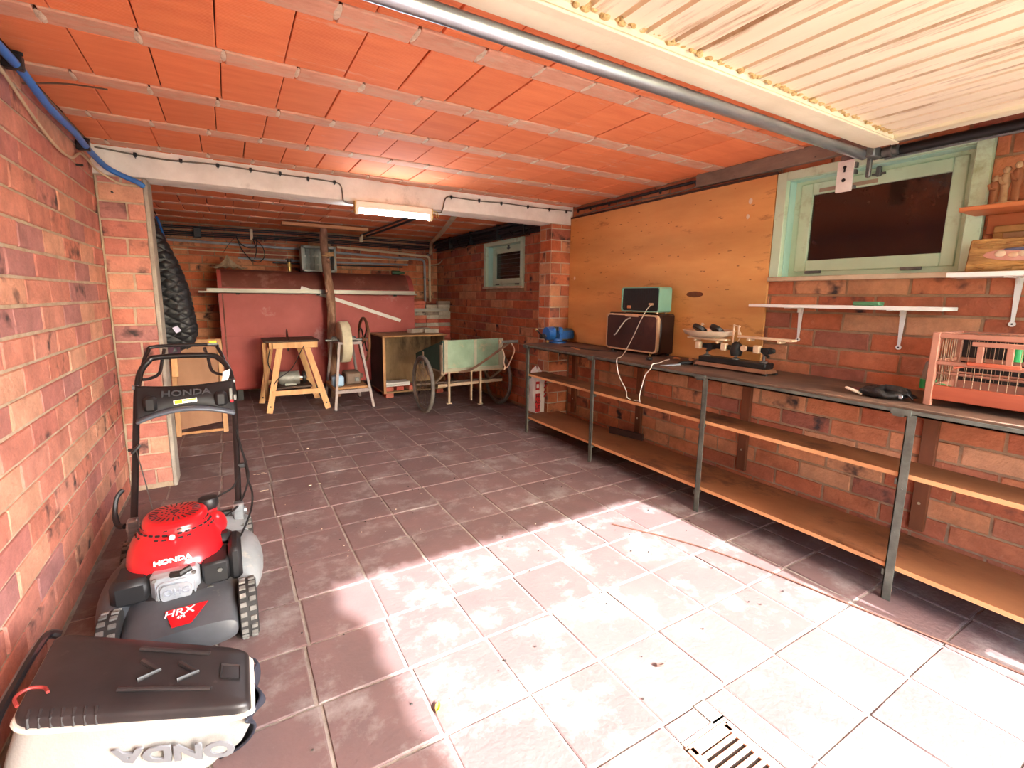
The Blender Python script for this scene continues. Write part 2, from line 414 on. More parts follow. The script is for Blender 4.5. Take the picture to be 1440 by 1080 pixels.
# --- right wall with two windows, plywood goes on it later
W1 = (.81, 1.757, 1.42, 2.055); W2 = (4.665, 5.62, 1.412, 1.985)
mb = MB()
def wall_x(mb, x0, x1, y0, y1, holes):
    ys = y0
    for (a, b, c, d) in holes:
        mb.box(x0, x1, ys, a, 0, ZC+.03); mb.box(x0, x1, a, b, 0, c); mb.box(x0, x1, a, b, d, ZC+.03); ys = b
    mb.box(x0, x1, ys, y1, 0, ZC+.03)
wall_x(mb, XR+.007, XR+.22, YF-.15, 3.9, [W1])
wall_right = struct('wall_right', mb, M_mortarR)
brick_face(wall_right, '-x', XR, YF, 3.79, 0.03, ZC, M_brickR, holes=[W1, (1.80,3.75,.98,2.0)], far=lambda p: p[1] < .3, phase=.075, H=.1)
mb = MB(); wall_x(mb, XR+.007, XR+.22, 3.9, YB+.2, [W2])
wall_rr = struct('wall_right_rear', mb, M_mortarR)
brick_face(wall_rr, '-x', XR, 3.99, YB, 0.03, ZC, M_brickR, holes=[W2], phase=.2, H=.103)
wall_pr = struct('wall_pillar_right', MB().box(2.706, XR, 3.797, 3.99, 0, 2.0), M_mortar)
brick_face(wall_pr, '-y', 3.79, 2.703, XR-.002, 0.03, 2.0, M_brickR, H=.107, splits=[(0,.12,.245),(0,.245)])
brick_face(wall_pr, '-x', 2.70, 3.793, 3.985, 0.03, 2.0, M_brickR, H=.107, splits=[(0,.192),(0,.09,.192)])
# --- back wall
wall_back = struct('wall_back', MB().box(XL-.2, XR+.2, YB+.007, YB+.2, 0, ZC+.03), M_mortarR)
brick_face(wall_back, '-y', YB, XL, XR, 0.03, ZC, M_brickR, phase=.1)
# --- front wall with the doorway
mb = MB(); mb.box(XL-.2, -.25, YF-.16, YF, 0, 2.45); mb.box(2.60, XR+.22, YF-.16, YF, 0, 2.45); mb.box(-.25, 2.60, YF-.16, YF, 2.10, 2.45)
struct('wall_front', mb, M_cement)

# --- floor
floor = struct('floor', MB().box(XL-.1, XR+.1, YF-.16, YB+.1, -.2, -.005), M_grout)
xs = [XL] + [0.16+.3*i for i in range(-2, 10) if XL+.04 < .16+.3*i < XR-.04] + [XR]
ys = []; y = 2.945+.3*15
while y > YF-.1: ys.append(y); y -= .3
ys = [YB] + [q for q in ys if q < YB-.04]
it = []
GX, GY = (1.06, 1.36), (.545, .845)
for j in range(len(ys)-1):
    off = random.uniform(-.006,.006) + (.012 if j % 3 == 0 else 0)
    for i in range(len(xs)-1):
        x0, x1 = xs[i], xs[i+1]
        if i > 0: x0 += off
        if i < len(xs)-2: x1 += off
        cx, cy = (x0+x1)/2, (ys[j]+ys[j+1])/2
        if GX[0] < cx < GX[1] and GY[0] < cy < GY[1]: continue
        me = slab_piece(round((x1-x0-.010)*200)/200, round((ys[j]-ys[j+1]-.010)*200)/200, D=.016, ch=.004, var=10+random.randrange(4))
        it.append((me, (cx, cy, random.uniform(-.0008,.0008)), (-pi/2,0,0)))
place(it, 'floor_tile', 'floor_tile_field', M_tile, floor, lambda p: p[1] < .1)
# pieces round the drain
for (a, b, c, d, n) in ((1.066,1.20,.775,.838,'floor_tile_piece'), (1.262,1.352,.552,.838,'floor_tile_piece')):
    me = slab_piece(b-a, d-c, D=.016, ch=.003, var=30); 
    if not me.materials: me.materials.append(M_tile)
    inst(n, me, ((a+b)/2, (c+d)/2, 0), floor, (-pi/2,0,0))

# --- ceiling: rows of clay pots between clay-shod joists
ceil = struct('ceiling', MB().box(XL-.2, XR+.2, YF-.16, YB+.2, ZC+.012, ZC+.3), M_slab)
JY = [1.67+.51*k for k in range(-4, 12)]
it = []; js = []; mo = MB()
for k, jy in enumerate(JY):
    y0, y1 = jy+.058, jy+.51-.058
    if y1 > YB: y1 = YB
    off = random.uniform(0, .22)
    x = XL-off
    if y1-y0 > .05:
        while x < XR:
            a, b = max(x, XL), min(x+.22, XR)
            if b-a > .03:
                g = random.choice((.004,.004,.006,.011))
                me = slab_piece(round((b-a-g)*200)/200, round((y1-y0-.004)*200)/200, D=.014, ch=.0025, var=50+random.randrange(3), jit=.0008)
                it.append((me, ((a+b)/2, (y0+y1)/2, ZC+random.uniform(-.002,.002)), (pi/2,0,0)))
            x += .22
    x = XL - random.uniform(0,.25)
    while x < XR:
        a, b = max(x, XL), min(x+.25, XR)
        if b-a > .03 and jy+.05 < YB:
            me = slab_piece(round((b-a-.012)*200)/200, .108, D=.02, ch=.004, var=60+random.randrange(3))
            js.append((me, ((a+b)/2, jy, ZC-.004+random.uniform(-.0015,.0015)), (pi/2,0,0)))
            # squeezed mortar between two shoes
            n = mo.mark(); mo.ell((b, jy+random.uniform(-.01,.01), ZC-.002), random.uniform(.010,.018), .05, .0045, n=8, m=4)
        x += .25
place(it, 'ceiling_pot', 'ceiling_pot_field', M_clay, ceil, lambda p: p[1] < .9)
place(js, 'joist_shoe', 'joist_shoe_field', M_joist, ceil, lambda p: p[1] < .9)
o = obj('joist_mortar', mo, M_joint, ceil); o['kind'] = 'stuff'
# --- concrete beam
def beam_pts():
    mb = MB(); n = 40
    def fn(u, v):
        x = XL-.05 + (XR-XL+.1)*u
        prof = [(3.80,2.19),(3.795,2.13),(3.79,2.06),(3.792,2.03),(3.80,2.008),(3.83,2.0),(3.93,2.0),(3.99,2.002),(4.0,2.03),(4.0,2.19)]
        y, z = prof[int(round(v*(len(prof)-1)))]
        return (x, y+.004*sin(x*5.1+z*9), z+.004*sin(x*3.3+y*7))
    mb.surf(fn, n, 10); return mb
trim_beam = struct('trim_1', beam_pts(), M_conc, label='concrete ceiling beam across the room')
# wall plate / concrete strip on the right wall under the ceiling
M_plate = mat('dirty_concrete_plate', (150,128,108), (110,92,78), scale=6, rough=.95, bump=.4, bscale=50, stretch=(1,.4,1))
struct('trim_2', MB().box(2.915, XR+.01, 1.05, 2.35, 2.085, ZC, .004), M_plate, label='dirty concrete strip under ceiling')
# --- outside
M_drive = mat('driveway_concrete', (196,186,172), (176,166,152), scale=3, rough=.9, bump=.3, bscale=30)
M_lawn = mat('lawn', (104,126,70), (84,106,54), scale=2, rough=.95)
struct('driveway', MB().box(-1.4, 4.2, -14, YF-.16, -.2, -.012), M_drive)
struct('lawn', MB().box(-60, 60, -60, YF-.3, -.3, -.03), M_lawn)
M_hedge = mat('hedge_leaves', (70,92,44), (44,64,28), scale=9, rough=.8, bump=.6, bscale=20)
mb = MB(); random.seed(21)
for k in range(150):
    z = random.uniform(.1, 4.7); x = random.choice((1.12, 1.12, 1.05, random.uniform(-2.2,1.1))); y = random.uniform(-4.5,-3.6)
    r = random.uniform(.10,.26); mb.ell((x-r+random.uniform(-.05,.06), y, z), r, r, r*1.2, n=9, m=6)
mb.box(-2.4, .95, -4.5, -3.6, 0, 4.6, .15)
single('hedge', mb, M_hedge, 'tall clipped green hedge standing outside beside the driveway', 'hedge', loc=(-.7,-4.05,0))
random.seed(11)
# ---------------------------------------------------------------- the up-and-over door, swung up under the ceiling
M_cream = mat('cream_paint', (236,226,196), (222,210,178), scale=4, rough=.55, bump=.15, bscale=60, c3=(168,156,118), s3=9, t3=.72)
M_rib = mat('cream_sheet', (240,222,192), (232,212,180), scale=3, rough=.5, stretch=(6,.6,1), c3=(176,138,100), s3=3.2, t3=.60)
M_galv = mat('galvanised_steel', (186,192,196), (150,158,164), scale=6, rough=.32, metal=.85, stretch=(1,6,6))
M_blacksteel = mat('black_steel', (34,34,36), (22,22,24), scale=8, rough=.45, metal=.3)
M_greysteel = mat('grey_steel', (128,128,124), (96,96,94), scale=20, rough=.5, metal=.7, bump=.2, bscale=60)
M_foam = mat('old_foam', (226,196,138), (186,148,92), scale=30, rough=.95, bump=1.0, bscale=120)
M_white = mat('white_paint', (236,234,228), (220,216,208), scale=5, rough=.5, c3=(196,186,170), s3=12, t3=.7)
M_greendoor = mat('green_window_paint', (196,218,190), (182,204,174), scale=4, rough=.5, c3=(150,158,118), s3=4, t3=.62)
M_mint = mat('mint_reveal', (176,214,200), (162,200,184), scale=4, rough=.5)  # reveals get a more turquoise tone than the casing
M_pane = mat('painted_dark_pane', (44,22,16), (30,15,12), scale=3, rough=.12, spec=.6, c3=(62,34,24), s3=3, t3=.62)  # darkness behind the glass is put into the pane colour
DX0, DX1, DYO, DYI = -.24, 2.68, -.86, 1.09
door = struct('door_1', None, None, (1.2,0,2.0), label='cream ribbed up-and-over garage door, open overhead')
obj('door_sheet', MB().box(DX0, DX1, DYO, DYI, 2.072, 2.080), M_rib, door, world=True)
x = DX0+.02
while x < DX1-.09:
    mb = MB(); mb.prism([(DYO, 2.072), (DYI-.004, 2.072), (DYI-.004, 2.062), (DYO, 2.062)], 'x', x, x+.001)
    mb = MB(); mb.prism([(2.074, x+.007), (2.074, x+.1005), (2.046, x+.097), (2.046, x+.0105)], 'y', DYO, DYI-.004)
    obj('door_slat', mb, M_rib, door, world=True); x += .1075
mb = MB(); mb.prism([(1.195,2.052),(1.195,2.030),(1.170,2.020),(1.100,2.020),(1.075,2.030),(1.075,2.085),(1.195,2.085)], 'x', DX0, DX1+.02)
obj('door_top_rail', mb, M_cream, door, world=True)
obj('door_rail_lip', MB().box(DX0, DX1+.02, 1.07, 1.10, 2.016, 2.024, .002), M_cream, door, world=True)
for a, b in ((DX0-.02, DX0+.03), (DX1-.03, DX1+.02)):
    obj('door_side_rail', MB().box(a, b, DYO, 1.075, 2.026, 2.085, .006), M_cream, door, world=True)
o = obj('torsion_tube', MB().cyl((DX0-.06,1.222,2.005), (DX1+.045,1.222,2.005), .023, n=20), M_galv, door, world=True); o['label'] = 'galvanised round tube'
random.seed(5)
mb = MB(); x = DX0+.05
while x < DX1-.03:
    for k in range(3): mb.ell((x+random.uniform(-.02,.02), 1.068+random.uniform(-.008,.004), 2.05+random.uniform(-.008,.006)), random.uniform(.008,.016), random.uniform(.006,.012), .007, n=7, m=5)
    x += .05
o = obj('foam_strip', mb, M_foam, door, world=True); o['label'] = 'crumbling yellow foam bits'; o['kind'] = 'stuff'
for xx, s in ((2.80, 1), (-.34, -1)):                       # side tracks
    obj('track', MB().tube([(xx, YF, 2.012), (xx, 1.20, 2.012)], .022, n=12), M_blacksteel, door, world=True)
    obj('track_lip', MB().box(xx+s*.014, xx+s*.030, YF, 1.17, 1.985, 1.997, .002), M_galv, door, world=True)
mb = MB(); mb.box(2.70,2.79,1.165,1.205,1.985,2.035,.006); mb.cyl((2.775,1.10,2.01),(2.775,1.16,2.01),.022,n=12); mb.box(2.735,2.755,1.19,1.21,1.90,2.0,.004)
obj('roller_bracket', mb, M_greysteel, door, world=True)
mb = MB(); mb.cyl((2.775,1.12,2.01),(2.775,1.128,2.01),.03,n=14); obj('roller', mb, M_greysteel, door, world=True)
M_lockp = mat('pale_lock_plate', (228,220,212), (206,196,186), scale=14, rough=.5)
pl = obj('lock_plate', MB().prism(rrect(1.263,1.337,1.848,2.0,.004,2), 'x', 2.735, 2.741), M_lockp, door, world=True)
o = obj('keyhole', MB().cyl((2.7345,1.303,1.968),(2.733,1.303,1.968),.008,n=12).box(2.733,2.7345,1.299,1.307,1.944,1.966).cyl((2.7345,1.303,1.905),(2.733,1.303,1.905),.009,n=12), M_blacksteel, pl); 
o.data.transform(WM[door.name].inverted())
obj('lock_lug', MB().box(2.741,2.765,1.255,1.265,1.96,1.985).box(2.741,2.765,1.255,1.265,1.93,1.95).box(2.741,2.765,1.255,1.265,1.86,1.875), M_greysteel, door, world=True)
obj('plate_arm', MB().box(2.742,2.76,1.27,1.33,1.99,2.03,.004), M_greysteel, door, world=True)

# ---------------------------------------------------------------- windows in the right wall
def window(n, W, label, blinds=False, latch=False):
    y0, y1, z0, z1 = W
    r = struct('window_%d' % n, None, None, (XR, (y0+y1)/2, z0), label=label)
    mb = MB(); c = .055; x0, x1 = 2.925, 2.965
    mb.box(x0,x1,y1-c,y1+.004,z0,z1,.003); mb.box(x0,x1,y0-.004,y0+c,z0,z1,.003); mb.box(x0,x1,y0+c,y1-c,z1-c*.9,z1,.003)
    obj('casing', mb, M_greendoor, r, world=True)
    obj('window_sill', MB().box(2.905,3.02,y0,y1,z0-.006,z0+.020,.003), mat('sill_paint_%d' % n,(198,178,150),(176,152,124),scale=9,rough=.7), r, world=True)
    mb = MB(); mb.box(2.965,3.10,y1-c-.002,y1-c+.012,z0,z1); mb.box(2.965,3.10,y0+c-.012,y0+c+.002,z0,z1); mb.box(2.965,3.10,y0+c,y1-c,z1-c*.9-.002,z1-c*.9+.012); mb.box(3.02,3.10,y0+c,y1-c,z0,z0+.018)
    obj('reveal', mb, M_mint, r, world=True)
    s0, s1, t0, t1 = y0+c+.045, y1-c-.038, z0+.052, z1-.072
    s = MB(); w = .066
    s.box(3.02,3.06,s1-w,s1,t0,t1,.004); s.box(3.02,3.06,s0,s0+w*.85,t0,t1,.004); s.box(3.02,3.06,s0+w*.85,s1-w,t0,t0+w,.004); s.box(3.02,3.06,s0+w*.85,s1-w,t1-w,t1,.004)
    sh = obj('sash', s, M_greendoor, r, world=True)
    f = MB(); f.box(3.03,3.08,s1,y1-c,z0+.018,z1-c*.9); f.box(3.03,3.08,y0+c,s0,z0+.018,z1-c*.9); f.box(3.03,3.08,s0,s1,t1,z1-c*.9); f.box(3.03,3.08,s0,s1,z0+.018,t0)
    obj('frame', f, M_greendoor, r, world=True)
    obj('pane', MB().box(3.038,3.042,s0+w*.8,s1-w*.95,t0+w*.95,t1-w*.95), M_pane, r, world=True)
    for yy in (s0+.12, s1-.16):
        obj('hinge', MB().box(3.012,3.022,yy,yy+.09,t0-.012,t0+.004,.002), M_greysteel, r, world=True)
    if latch:
        yy = (s0+s1)/2-.02
        obj('latch', MB().box(3.0,3.02,yy-.012,yy+.012,t1-.03,t1+.02,.004).cyl((2.99,yy,t1-.02),(3.02,yy,t1-.02),.006,n=8).box(3.005,3.018,yy-.03,yy+.03,t1-.022,t1-.012), M_greysteel, r, world=True)
    if blinds:
        for k in range(6):
            obj('blind_slat', MB().box(3.031,3.036,s0+.07,s1-.12,t0+.10+k*.05,t0+.106+k*.05), M_greysteel, r, world=True)
    # unseen board added outside to keep the opening dark
    obj('light_stop_board', MB().box(3.12,3.14,y0-.02,y1+.02,z0-.02,z1+.02), M_pane, r, world=True)
    return r
w1 = window(1, W1, 'pale green painted window with dark pane in right wall', latch=True)
obj('tape_mark', MB().box(3.017,3.0195,1.27,1.56,1.925,1.945), mat('brown_tape',(160,140,118),(140,118,98),rough=.8), w1, world=True)
w2 = window(2, W2, 'small green window with slatted pane in the rear', blinds=True, latch=True)

# ---------------------------------------------------------------- plywood sheet on the right wall
M_ply = mat('orange_plywood', (224,166,98), (208,146,80), scale=2.2, rough=.6, stretch=(1,.7,3), c3=(146,84,38), s3=5, t3=.66, bump=.08, bscale=60)
_n = M_ply.node_tree; _w = _n.nodes.new('ShaderNodeTexWave'); _w.bands_direction = 'Z'; _w.inputs['Scale'].default_value = 1.1; _w.inputs['Distortion'].default_value = 9; _w.inputs['Detail'].default_value = 3; _w.inputs['Detail Scale'].default_value = .7
_g = _n.nodes.new('ShaderNodeNewGeometry'); _mp = _n.nodes.new('ShaderNodeMapping'); _mp.inputs['Scale'].default_value = (1,.35,1); _n.links.new(_g.outputs['Position'], _mp.inputs['Vector']); _n.links.new(_mp.outputs[0], _w.inputs['Vector'])
_bs = _n.nodes['Principled BSDF']; _src = _bs.inputs['Base Color'].links[0].from_socket
_mr = _n.nodes.new('ShaderNodeMapRange'); _mr.inputs['To Min'].default_value = .86; _mr.inputs['To Max'].default_value = 1.05; _n.links.new(_w.outputs[0], _mr.inputs['Value'])
_hs = _n.nodes.new('ShaderNodeHueSaturation'); _n.links.new(_mr.outputs[0], _hs.inputs['Value']); _n.links.new(_src, _hs.inputs['Color']); _n.links.new(_hs.outputs[0], _bs.inputs['Base Color'])
ply = thing('plywood_panel', 'large orange plywood sheet fixed to right wall above the workbench', 'panel', (2.935,2.76,.87))
obj('sheet', MB().box(2.925,2.944,1.765,3.786,.868,2.055,.002), M_ply, ply, world=True)
M_filler = mat('white_filler', (232,214,190), (214,190,160), scale=30, rough=.9)
for (yy, zz, r) in ((1.925,1.925,.02),(1.935,1.83,.016),(3.70,1.49,.018)):
    mb = MB(); mb.ell((2.9245,yy,zz), .002, r*.7, r, n=12, m=6); obj('filler_patch', mb, M_filler, ply, world=True)
M_knot = mat('knot', (120,62,26), (96,48,20), scale=20, rough=.7)
mb = MB(); mb.ell((2.9245,2.30,1.335), .0015, .075, .022, n=18, m=6); obj('knot', mb, M_knot, ply, world=True)
random.seed(31)
mb = MB()
for k in range(70):
    yy, zz = random.uniform(1.85,3.75), random.uniform(1.35,2.03)
    mb.box(2.9242,2.9252,yy,yy+random.uniform(.004,.03),zz,zz+random.uniform(.002,.005))
o = obj('surface_marks', mb, M_knot, ply, world=True); o['kind'] = 'stuff'

# ---------------------------------------------------------------- long workbench
M_benchtop = mat('dark_bench_board', (118,88,68), (80,58,45), scale=6, rough=.7, stretch=(1,.5,1), c3=(132,104,84), s3=5, t3=.64, bump=.3, bscale=50)
M_angle = mat('grey_green_angle_iron', (116,120,110), (86,88,80), scale=14, rough=.5, metal=.45, bump=.25, bscale=40, c3=(176,184,176), s3=24, t3=.72)
M_shelf = mat('worn_shelf_board', (164,108,68), (126,78,46), scale=2.6, rough=.6, stretch=(1,.6,1), c3=(86,52,32), s3=3.2, t3=.60, bump=.1, bscale=40)
M_edge = mat('raw_board_edge', (224,164,112), (204,142,92), scale=12, rough=.8, stretch=(1,.3,1))
M_batten = mat('brown_batten', (120,66,36), (92,48,26), scale=8, rough=.7, stretch=(1,1,.3))
M_screw = mat('screw_zinc', (206,196,170), (180,168,140), rough=.35, metal=.8)
bench = thing('workbench', 'long low workbench with angle-iron legs and two wooden shelves along right wall', 'workbench', (2.68,1.75,0))
BY0, BY1, BZ = -.35, 3.80, .865
obj('bench_top', MB().box(2.412,2.935,BY0,BY1,BZ-.026,BZ,.003), M_benchtop, bench, world=True)
mb = MB(); mb.box(2.406,2.4115,BY0,BY1,BZ-.034,BZ-.013); mb.box(2.406,2.44,BY0,BY1,BZ-.034,BZ-.0275)
obj('front_rail', mb, M_angle, bench, world=True)
for k, yy in enumerate((-.19, .80, 1.79, 2.80, 3.74)):
    mb = MB(); mb.box(2.405,2.440,yy-.004,yy,0,BZ-.03); mb.box(2.405,2.409,yy-.034,yy,0,BZ-.03)
    lg = obj('leg', mb, M_angle, bench, world=True)
    obj('foot_plate', MB().box(2.400,2.445,yy-.04,yy+.006,0,.004), M_angle, lg, world=True) if False else None
    mb = MB(); mb.box(2.40,2.411,yy-.015,yy+.055,BZ-.036,BZ-.012); mb.box(2.41,2.46,yy+.01,yy+.05,BZ-.046,BZ-.036)
    obj('corner_plate', mb, M_angle, bench, world=True)
    for zz in (.555,.135):
        obj('shelf_bracket', MB().box(2.41,2.47,yy,yy+.012,zz-.03,zz-.002,.002), M_angle, bench, world=True)
for zz, n in ((.575,'upper_shelf'), (.155,'lower_shelf')):
    s = obj(n, MB().box(2.436,(2.655 if zz > .3 else 2.83),BY0,BY1-.02,zz-.020,zz), M_shelf, bench, world=True)
    obj('raw_edge', MB().box(2.432,2.436,BY0,BY1-.02,zz-.0195,zz-.0005), M_edge, s, world=True)
obj('shelf_end_piece', MB().box(2.56,2.698,3.781,3.975,.135,.155), M_shelf, bench, world=True)
for yy in (.87,1.83,2.78,3.66):
    b = obj('wall_batten', MB().box(2.915,2.944,yy-.03,yy+.03,.157,BZ-.03,.002), M_batten, bench, world=True)
    for zz in (.30,.77):
        obj('screw', MB().cyl((2.915,yy,zz),(2.912,yy,zz),.007,n=10), M_screw, b, world=True)

# ---------------------------------------------------------------- shelves on the wall
def bracket(parent, y, z, L=.19, reach=.16):
    m = MB(); m.prism([(y-.006,z),(y+.020,z),(y+.012,z-L),(y+.002,z-L)], 'x', 2.938, 2.944); m.cyl((2.937,y+.007,z-L),(2.944,y+.007,z-L),.012,n=12)
    m.prism([(y-.006+.0,z-.004),(y+.020,z-.004),(y+.020,z),(y-.006,z)], 'x', 2.944-reach, 2.944)
    m.prism([(2.938,y+.004),(2.944-reach*.25,y+.004),(2.944-reach*.25,y+.009),(2.938,y+.009)], 'z', z-.03, z-.004)
    b = obj('bracket', m, M_white, parent, world=True)
    obj('bracket_hole', MB().cyl((2.9365,y+.007,z-L),(2.9372,y+.007,z-L),.004,n=8), M_blacksteel, b, world=True)
sh = thing('wall_shelf', 'narrow white shelf on two brackets below the green window', 'shelf', (2.85,1.31,1.06))
obj('board', MB().box(2.765,2.945,.846,1.775,1.258,1.276,.002), M_white, sh, world=True)
bracket(sh, 1.545, 1.258); bracket(sh, 1.045, 1.258)
sh = thing('wall_shelf', 'white shelf beside the green window carrying a painted plaque', 'shelf', (2.85,.55,1.2))
obj('board', MB().box(2.775,2.945,.16,.856,1.408,1.430,.002), M_white, sh, world=True)
bracket(sh, .652, 1.408, L=.20); bracket(sh, .25, 1.408, L=.20)
M_redwood = mat('reddish_shelf_wood', (186,106,60), (160,84,44), scale=5, rough=.5, stretch=(1,.25,1))
sh = thing('wooden_shelf', 'reddish brown wooden shelf high beside window with figurine', 'shelf', (2.83,.55,1.67))
obj('board', MB().box(2.735,2.946,.15,.835,1.682,1.702,.003), M_redwood, sh, world=True)
obj('back_board', MB().box(2.930,2.946,.15,.79,1.60,1.682,.002), M_redwood, sh, world=True)
# ---------------------------------------------------------------- things on and around the workbench
M_blue = mat('blue_enamel', (40,112,190), (30,92,168), scale=9, rough=.35, c3=(150,186,220), s3=16, t3=.68, coat=.3)
M_blackp = mat('black_plastic', (30,30,32), (22,22,24), scale=9, rough=.45)
M_castblack = mat('black_cast_iron', (44,42,40), (30,28,28), scale=12, rough=.5, metal=.3, bump=.2, bscale=60)
M_brass = mat('dull_brass', (206,182,120), (176,150,92), scale=9, rough=.35, metal=.8)
M_card = mat('cardboard_back', (70,36,28), (54,26,22), scale=4, rough=.65, c3=(88,50,38), s3=6, t3=.62)
M_trimw = mat('pale_trim', (206,176,140), (184,150,116), scale=9, rough=.5)
M_case = mat('dark_brown_veneer', (48,26,20), (34,18,15), scale=5, rough=.35, stretch=(1,.3,1))
M_teal = mat('mint_bakelite', (128,178,156), (116,164,142), scale=5, rough=.4)
M_grille = mat('black_grille', (40,34,32), (24,21,20), scale=120, rough=.7, bump=.8, bscale=300)
M_cable = mat('white_cable', (214,206,192), (190,180,164), scale=10, rough=.5)
M_blackcable = mat('black_cable', (26,25,26), (18,18,19), rough=.5)
M_cream2 = mat('cream_enamel', (232,206,172), (214,182,146), scale=12, rough=.4, c3=(176,130,92), s3=14, t3=.68)
M_wood = mat('pale_wood', (222,176,124), (204,152,100), scale=6, rough=.7, stretch=(4,4,.5), bump=.15, bscale=50)
# bench vice
v = thing('bench_vice', 'blue bench vice with black handle bolted at far end of workbench', 'vice', (2.74,3.70,BZ))
obj('swivel_base', MB().lathe([(.085,0),(.085,.012),(.05,.02),(.045,.045),(0,.045)], 24), M_blue, v)
mb = MB(); mb.prism([(-.055,.04),(.055,.04),(.062,.075),(.05,.12),(-.05,.12),(-.062,.075)], 'x', -.02, .15); obj('body', mb, M_blue, v)
obj('fixed_jaw', MB().box(-.03,.02,-.065,.065,.09,.155,.01), M_blue, v)
mb = MB(); mb.cyl((-.14,0,.095),(-.065,0,.095),.062,.066,n=24); mb.box(-.10,-.062,-.062,.062,.09,.155,.012); obj('moving_jaw', mb, M_blue, v)
for x0, x1 in ((-.034,-.028),(-.066,-.060)): obj('jaw_plate', MB().box(x0,x1,-.055,.055,.125,.158,.001), M_greysteel, v)
obj('anvil', MB().box(.03,.15,-.04,.04,.12,.137,.004), M_greysteel, v)
obj('screw', MB().cyl((-.20,0,.07),(.05,0,.07),.013,n=14), M_greysteel, v)
obj('screw_head', MB().cyl((-.20,0,.07),(-.165,0,.07),.024,n=16), M_blackp, v)
h = obj('handle', MB().cyl((-.185,-.09,.03),(-.185,.10,.125),.007,n=10), M_blackp, v)
obj('handle_knob', MB().ell((-.185,-.092,.028),.014,.014,.014,n=12,m=8), M_brass, h); obj('handle_knob', MB().ell((-.185,.102,.127),.014,.014,.014,n=12,m=8), M_brass, h)
# large brown radio, back panel towards the room
r = thing('radio_cabinet', 'large dark brown old radio on workbench with its back panel facing out', 'radio', (2.835,2.74,BZ))
obj('case', MB().box(2.765,2.922,2.454,3.024,.88,1.186,.012), M_case, r, world=True)
mb = MB(); P = rrect(2.462,3.016,.888,1.178,.035,5); Q = rrect(2.474,3.004,.900,1.166,.028,5); n = len(P)
mb.add([(2.741,*p) for p in P]+[(2.741,*p) for p in Q]+[(2.768,*p) for p in P], [(i,(i+1)%n,n+(i+1)%n,n+i) for i in range(n)]+[(i,(i+1)%n,2*n+(i+1)%n,2*n+i) for i in range(n)])
obj('face_trim', mb, M_trimw, r, world=True)
bp_ = obj('back_panel', MB().prism(rrect(2.470,3.008,.896,1.170,.028,5), 'x', 2.746, 2.770), M_card, r, world=True)
mb = MB()
for i in range(14):
    for j in range(22): mb.box(2.7445,2.7462,2.60+j*.013,2.607+j*.013,1.02+i*.009,1.0235+i*.009)
o = obj('vent_slots', mb, M_blackp, bp_, world=True); o['kind'] = 'stuff'
obj('label_strip', MB().box(2.738,2.746,2.66,2.80,1.158,1.182,.002), M_trimw, r, world=True)
for yy in (2.50,2.97):
    for xx in (2.78,2.91): obj('foot', MB().cyl((xx,yy,BZ+.002),(xx,yy,.882),.014,n=10), M_blackp, r, world=True)
c = obj('power_lead', MB().tube(smooth_path([(2.742,2.74,1.15),(2.730,2.78,1.13),(2.728,2.83,1.08),(2.728,2.88,1.02),(2.732,2.91,1.0)],6), .005, n=6), M_cable, r, world=True)
# small mint radio on top
r = thing('table_radio', 'small mint green radio with black rear grille standing on the brown radio', 'radio', (2.815,2.67,1.186))
mb = MB(); P = rrect(2.471,2.866,1.198,1.388,.022,5); Q = rrect(2.479,2.858,1.206,1.380,.017,5); n = len(P)
mb.add([(2.752,*p) for p in P]+[(2.752,*p) for p in Q]+[(2.885,*p) for p in P]+[(2.765,*p) for p in Q], [(i,(i+1)%n,n+(i+1)%n,n+i) for i in range(n)]+[(i,(i+1)%n,2*n+(i+1)%n,2*n+i) for i in range(n)]+[(n+i,n+(i+1)%n,3*n+(i+1)%n,3*n+i) for i in range(n)]+[tuple(range(2*n,3*n))])
obj('case', mb, M_teal, r, world=True)
gr = obj('rear_grille', MB().prism(rrect(2.478,2.859,1.205,1.381,.017,5), 'x', 2.762, 2.775), M_grille, r, world=True)
mb = MB()
for k in range(16): mb.box(2.7605,2.7622,2.50+k*.0225,2.506+k*.0225,1.27,1.37)
o = obj('grille_bars', mb, M_blackp, gr, world=True)
obj('socket', MB().box(2.752,2.764,2.765,2.80,1.222,1.245,.003), mat('orange_plug',(206,140,92),(190,120,76),rough=.5), r, world=True)
obj('plug', MB().box(2.75,2.764,2.53,2.575,1.25,1.268,.004), M_trimw, r, world=True)
obj('connector', MB().box(2.755,2.764,2.82,2.85,1.225,1.27,.003), M_blackp, r, world=True)
for yy in (2.50,2.84):
    for xx in (2.77,2.86): obj('foot', MB().cyl((xx,yy,1.186),(xx,yy,1.20),.010,n=10), M_trimw, r, world=True)
single('radio_lead', MB().tube(smooth_path([(2.748,2.54,1.255),(2.735,2.57,1.22),(2.725,2.62,1.13),(2.715,2.68,1.0),(2.69,2.72,.90),(2.60,2.66,.871),(2.48,2.56,.871),(2.402,2.515,.870),(2.390,2.505,.83),(2.392,2.485,.76),(2.40,2.45,.70),(2.41,2.42,.65),(2.42,2.415,.60),(2.45,2.41,.581)],7), .0035, n=6), M_cable, 'thin pale lead from the mint radio hanging over bench edge', 'cable', loc=(2.6,2.5,.58))
single('white_flex', MB().tube(smooth_path([(2.70,2.30,.872),(2.60,2.26,.872),(2.49,2.20,.872),(2.40,2.18,.87),(2.390,2.185,.84),(2.392,2.23,.79),(2.395,2.26,.70),(2.40,2.28,.63),(2.43,2.30,.585),(2.47,2.36,.581),(2.45,2.38,.581)],7), .0038, n=6), M_cable, 'white electric flex hanging over bench edge right of the leg', 'cable', loc=(2.47,2.42,.575))
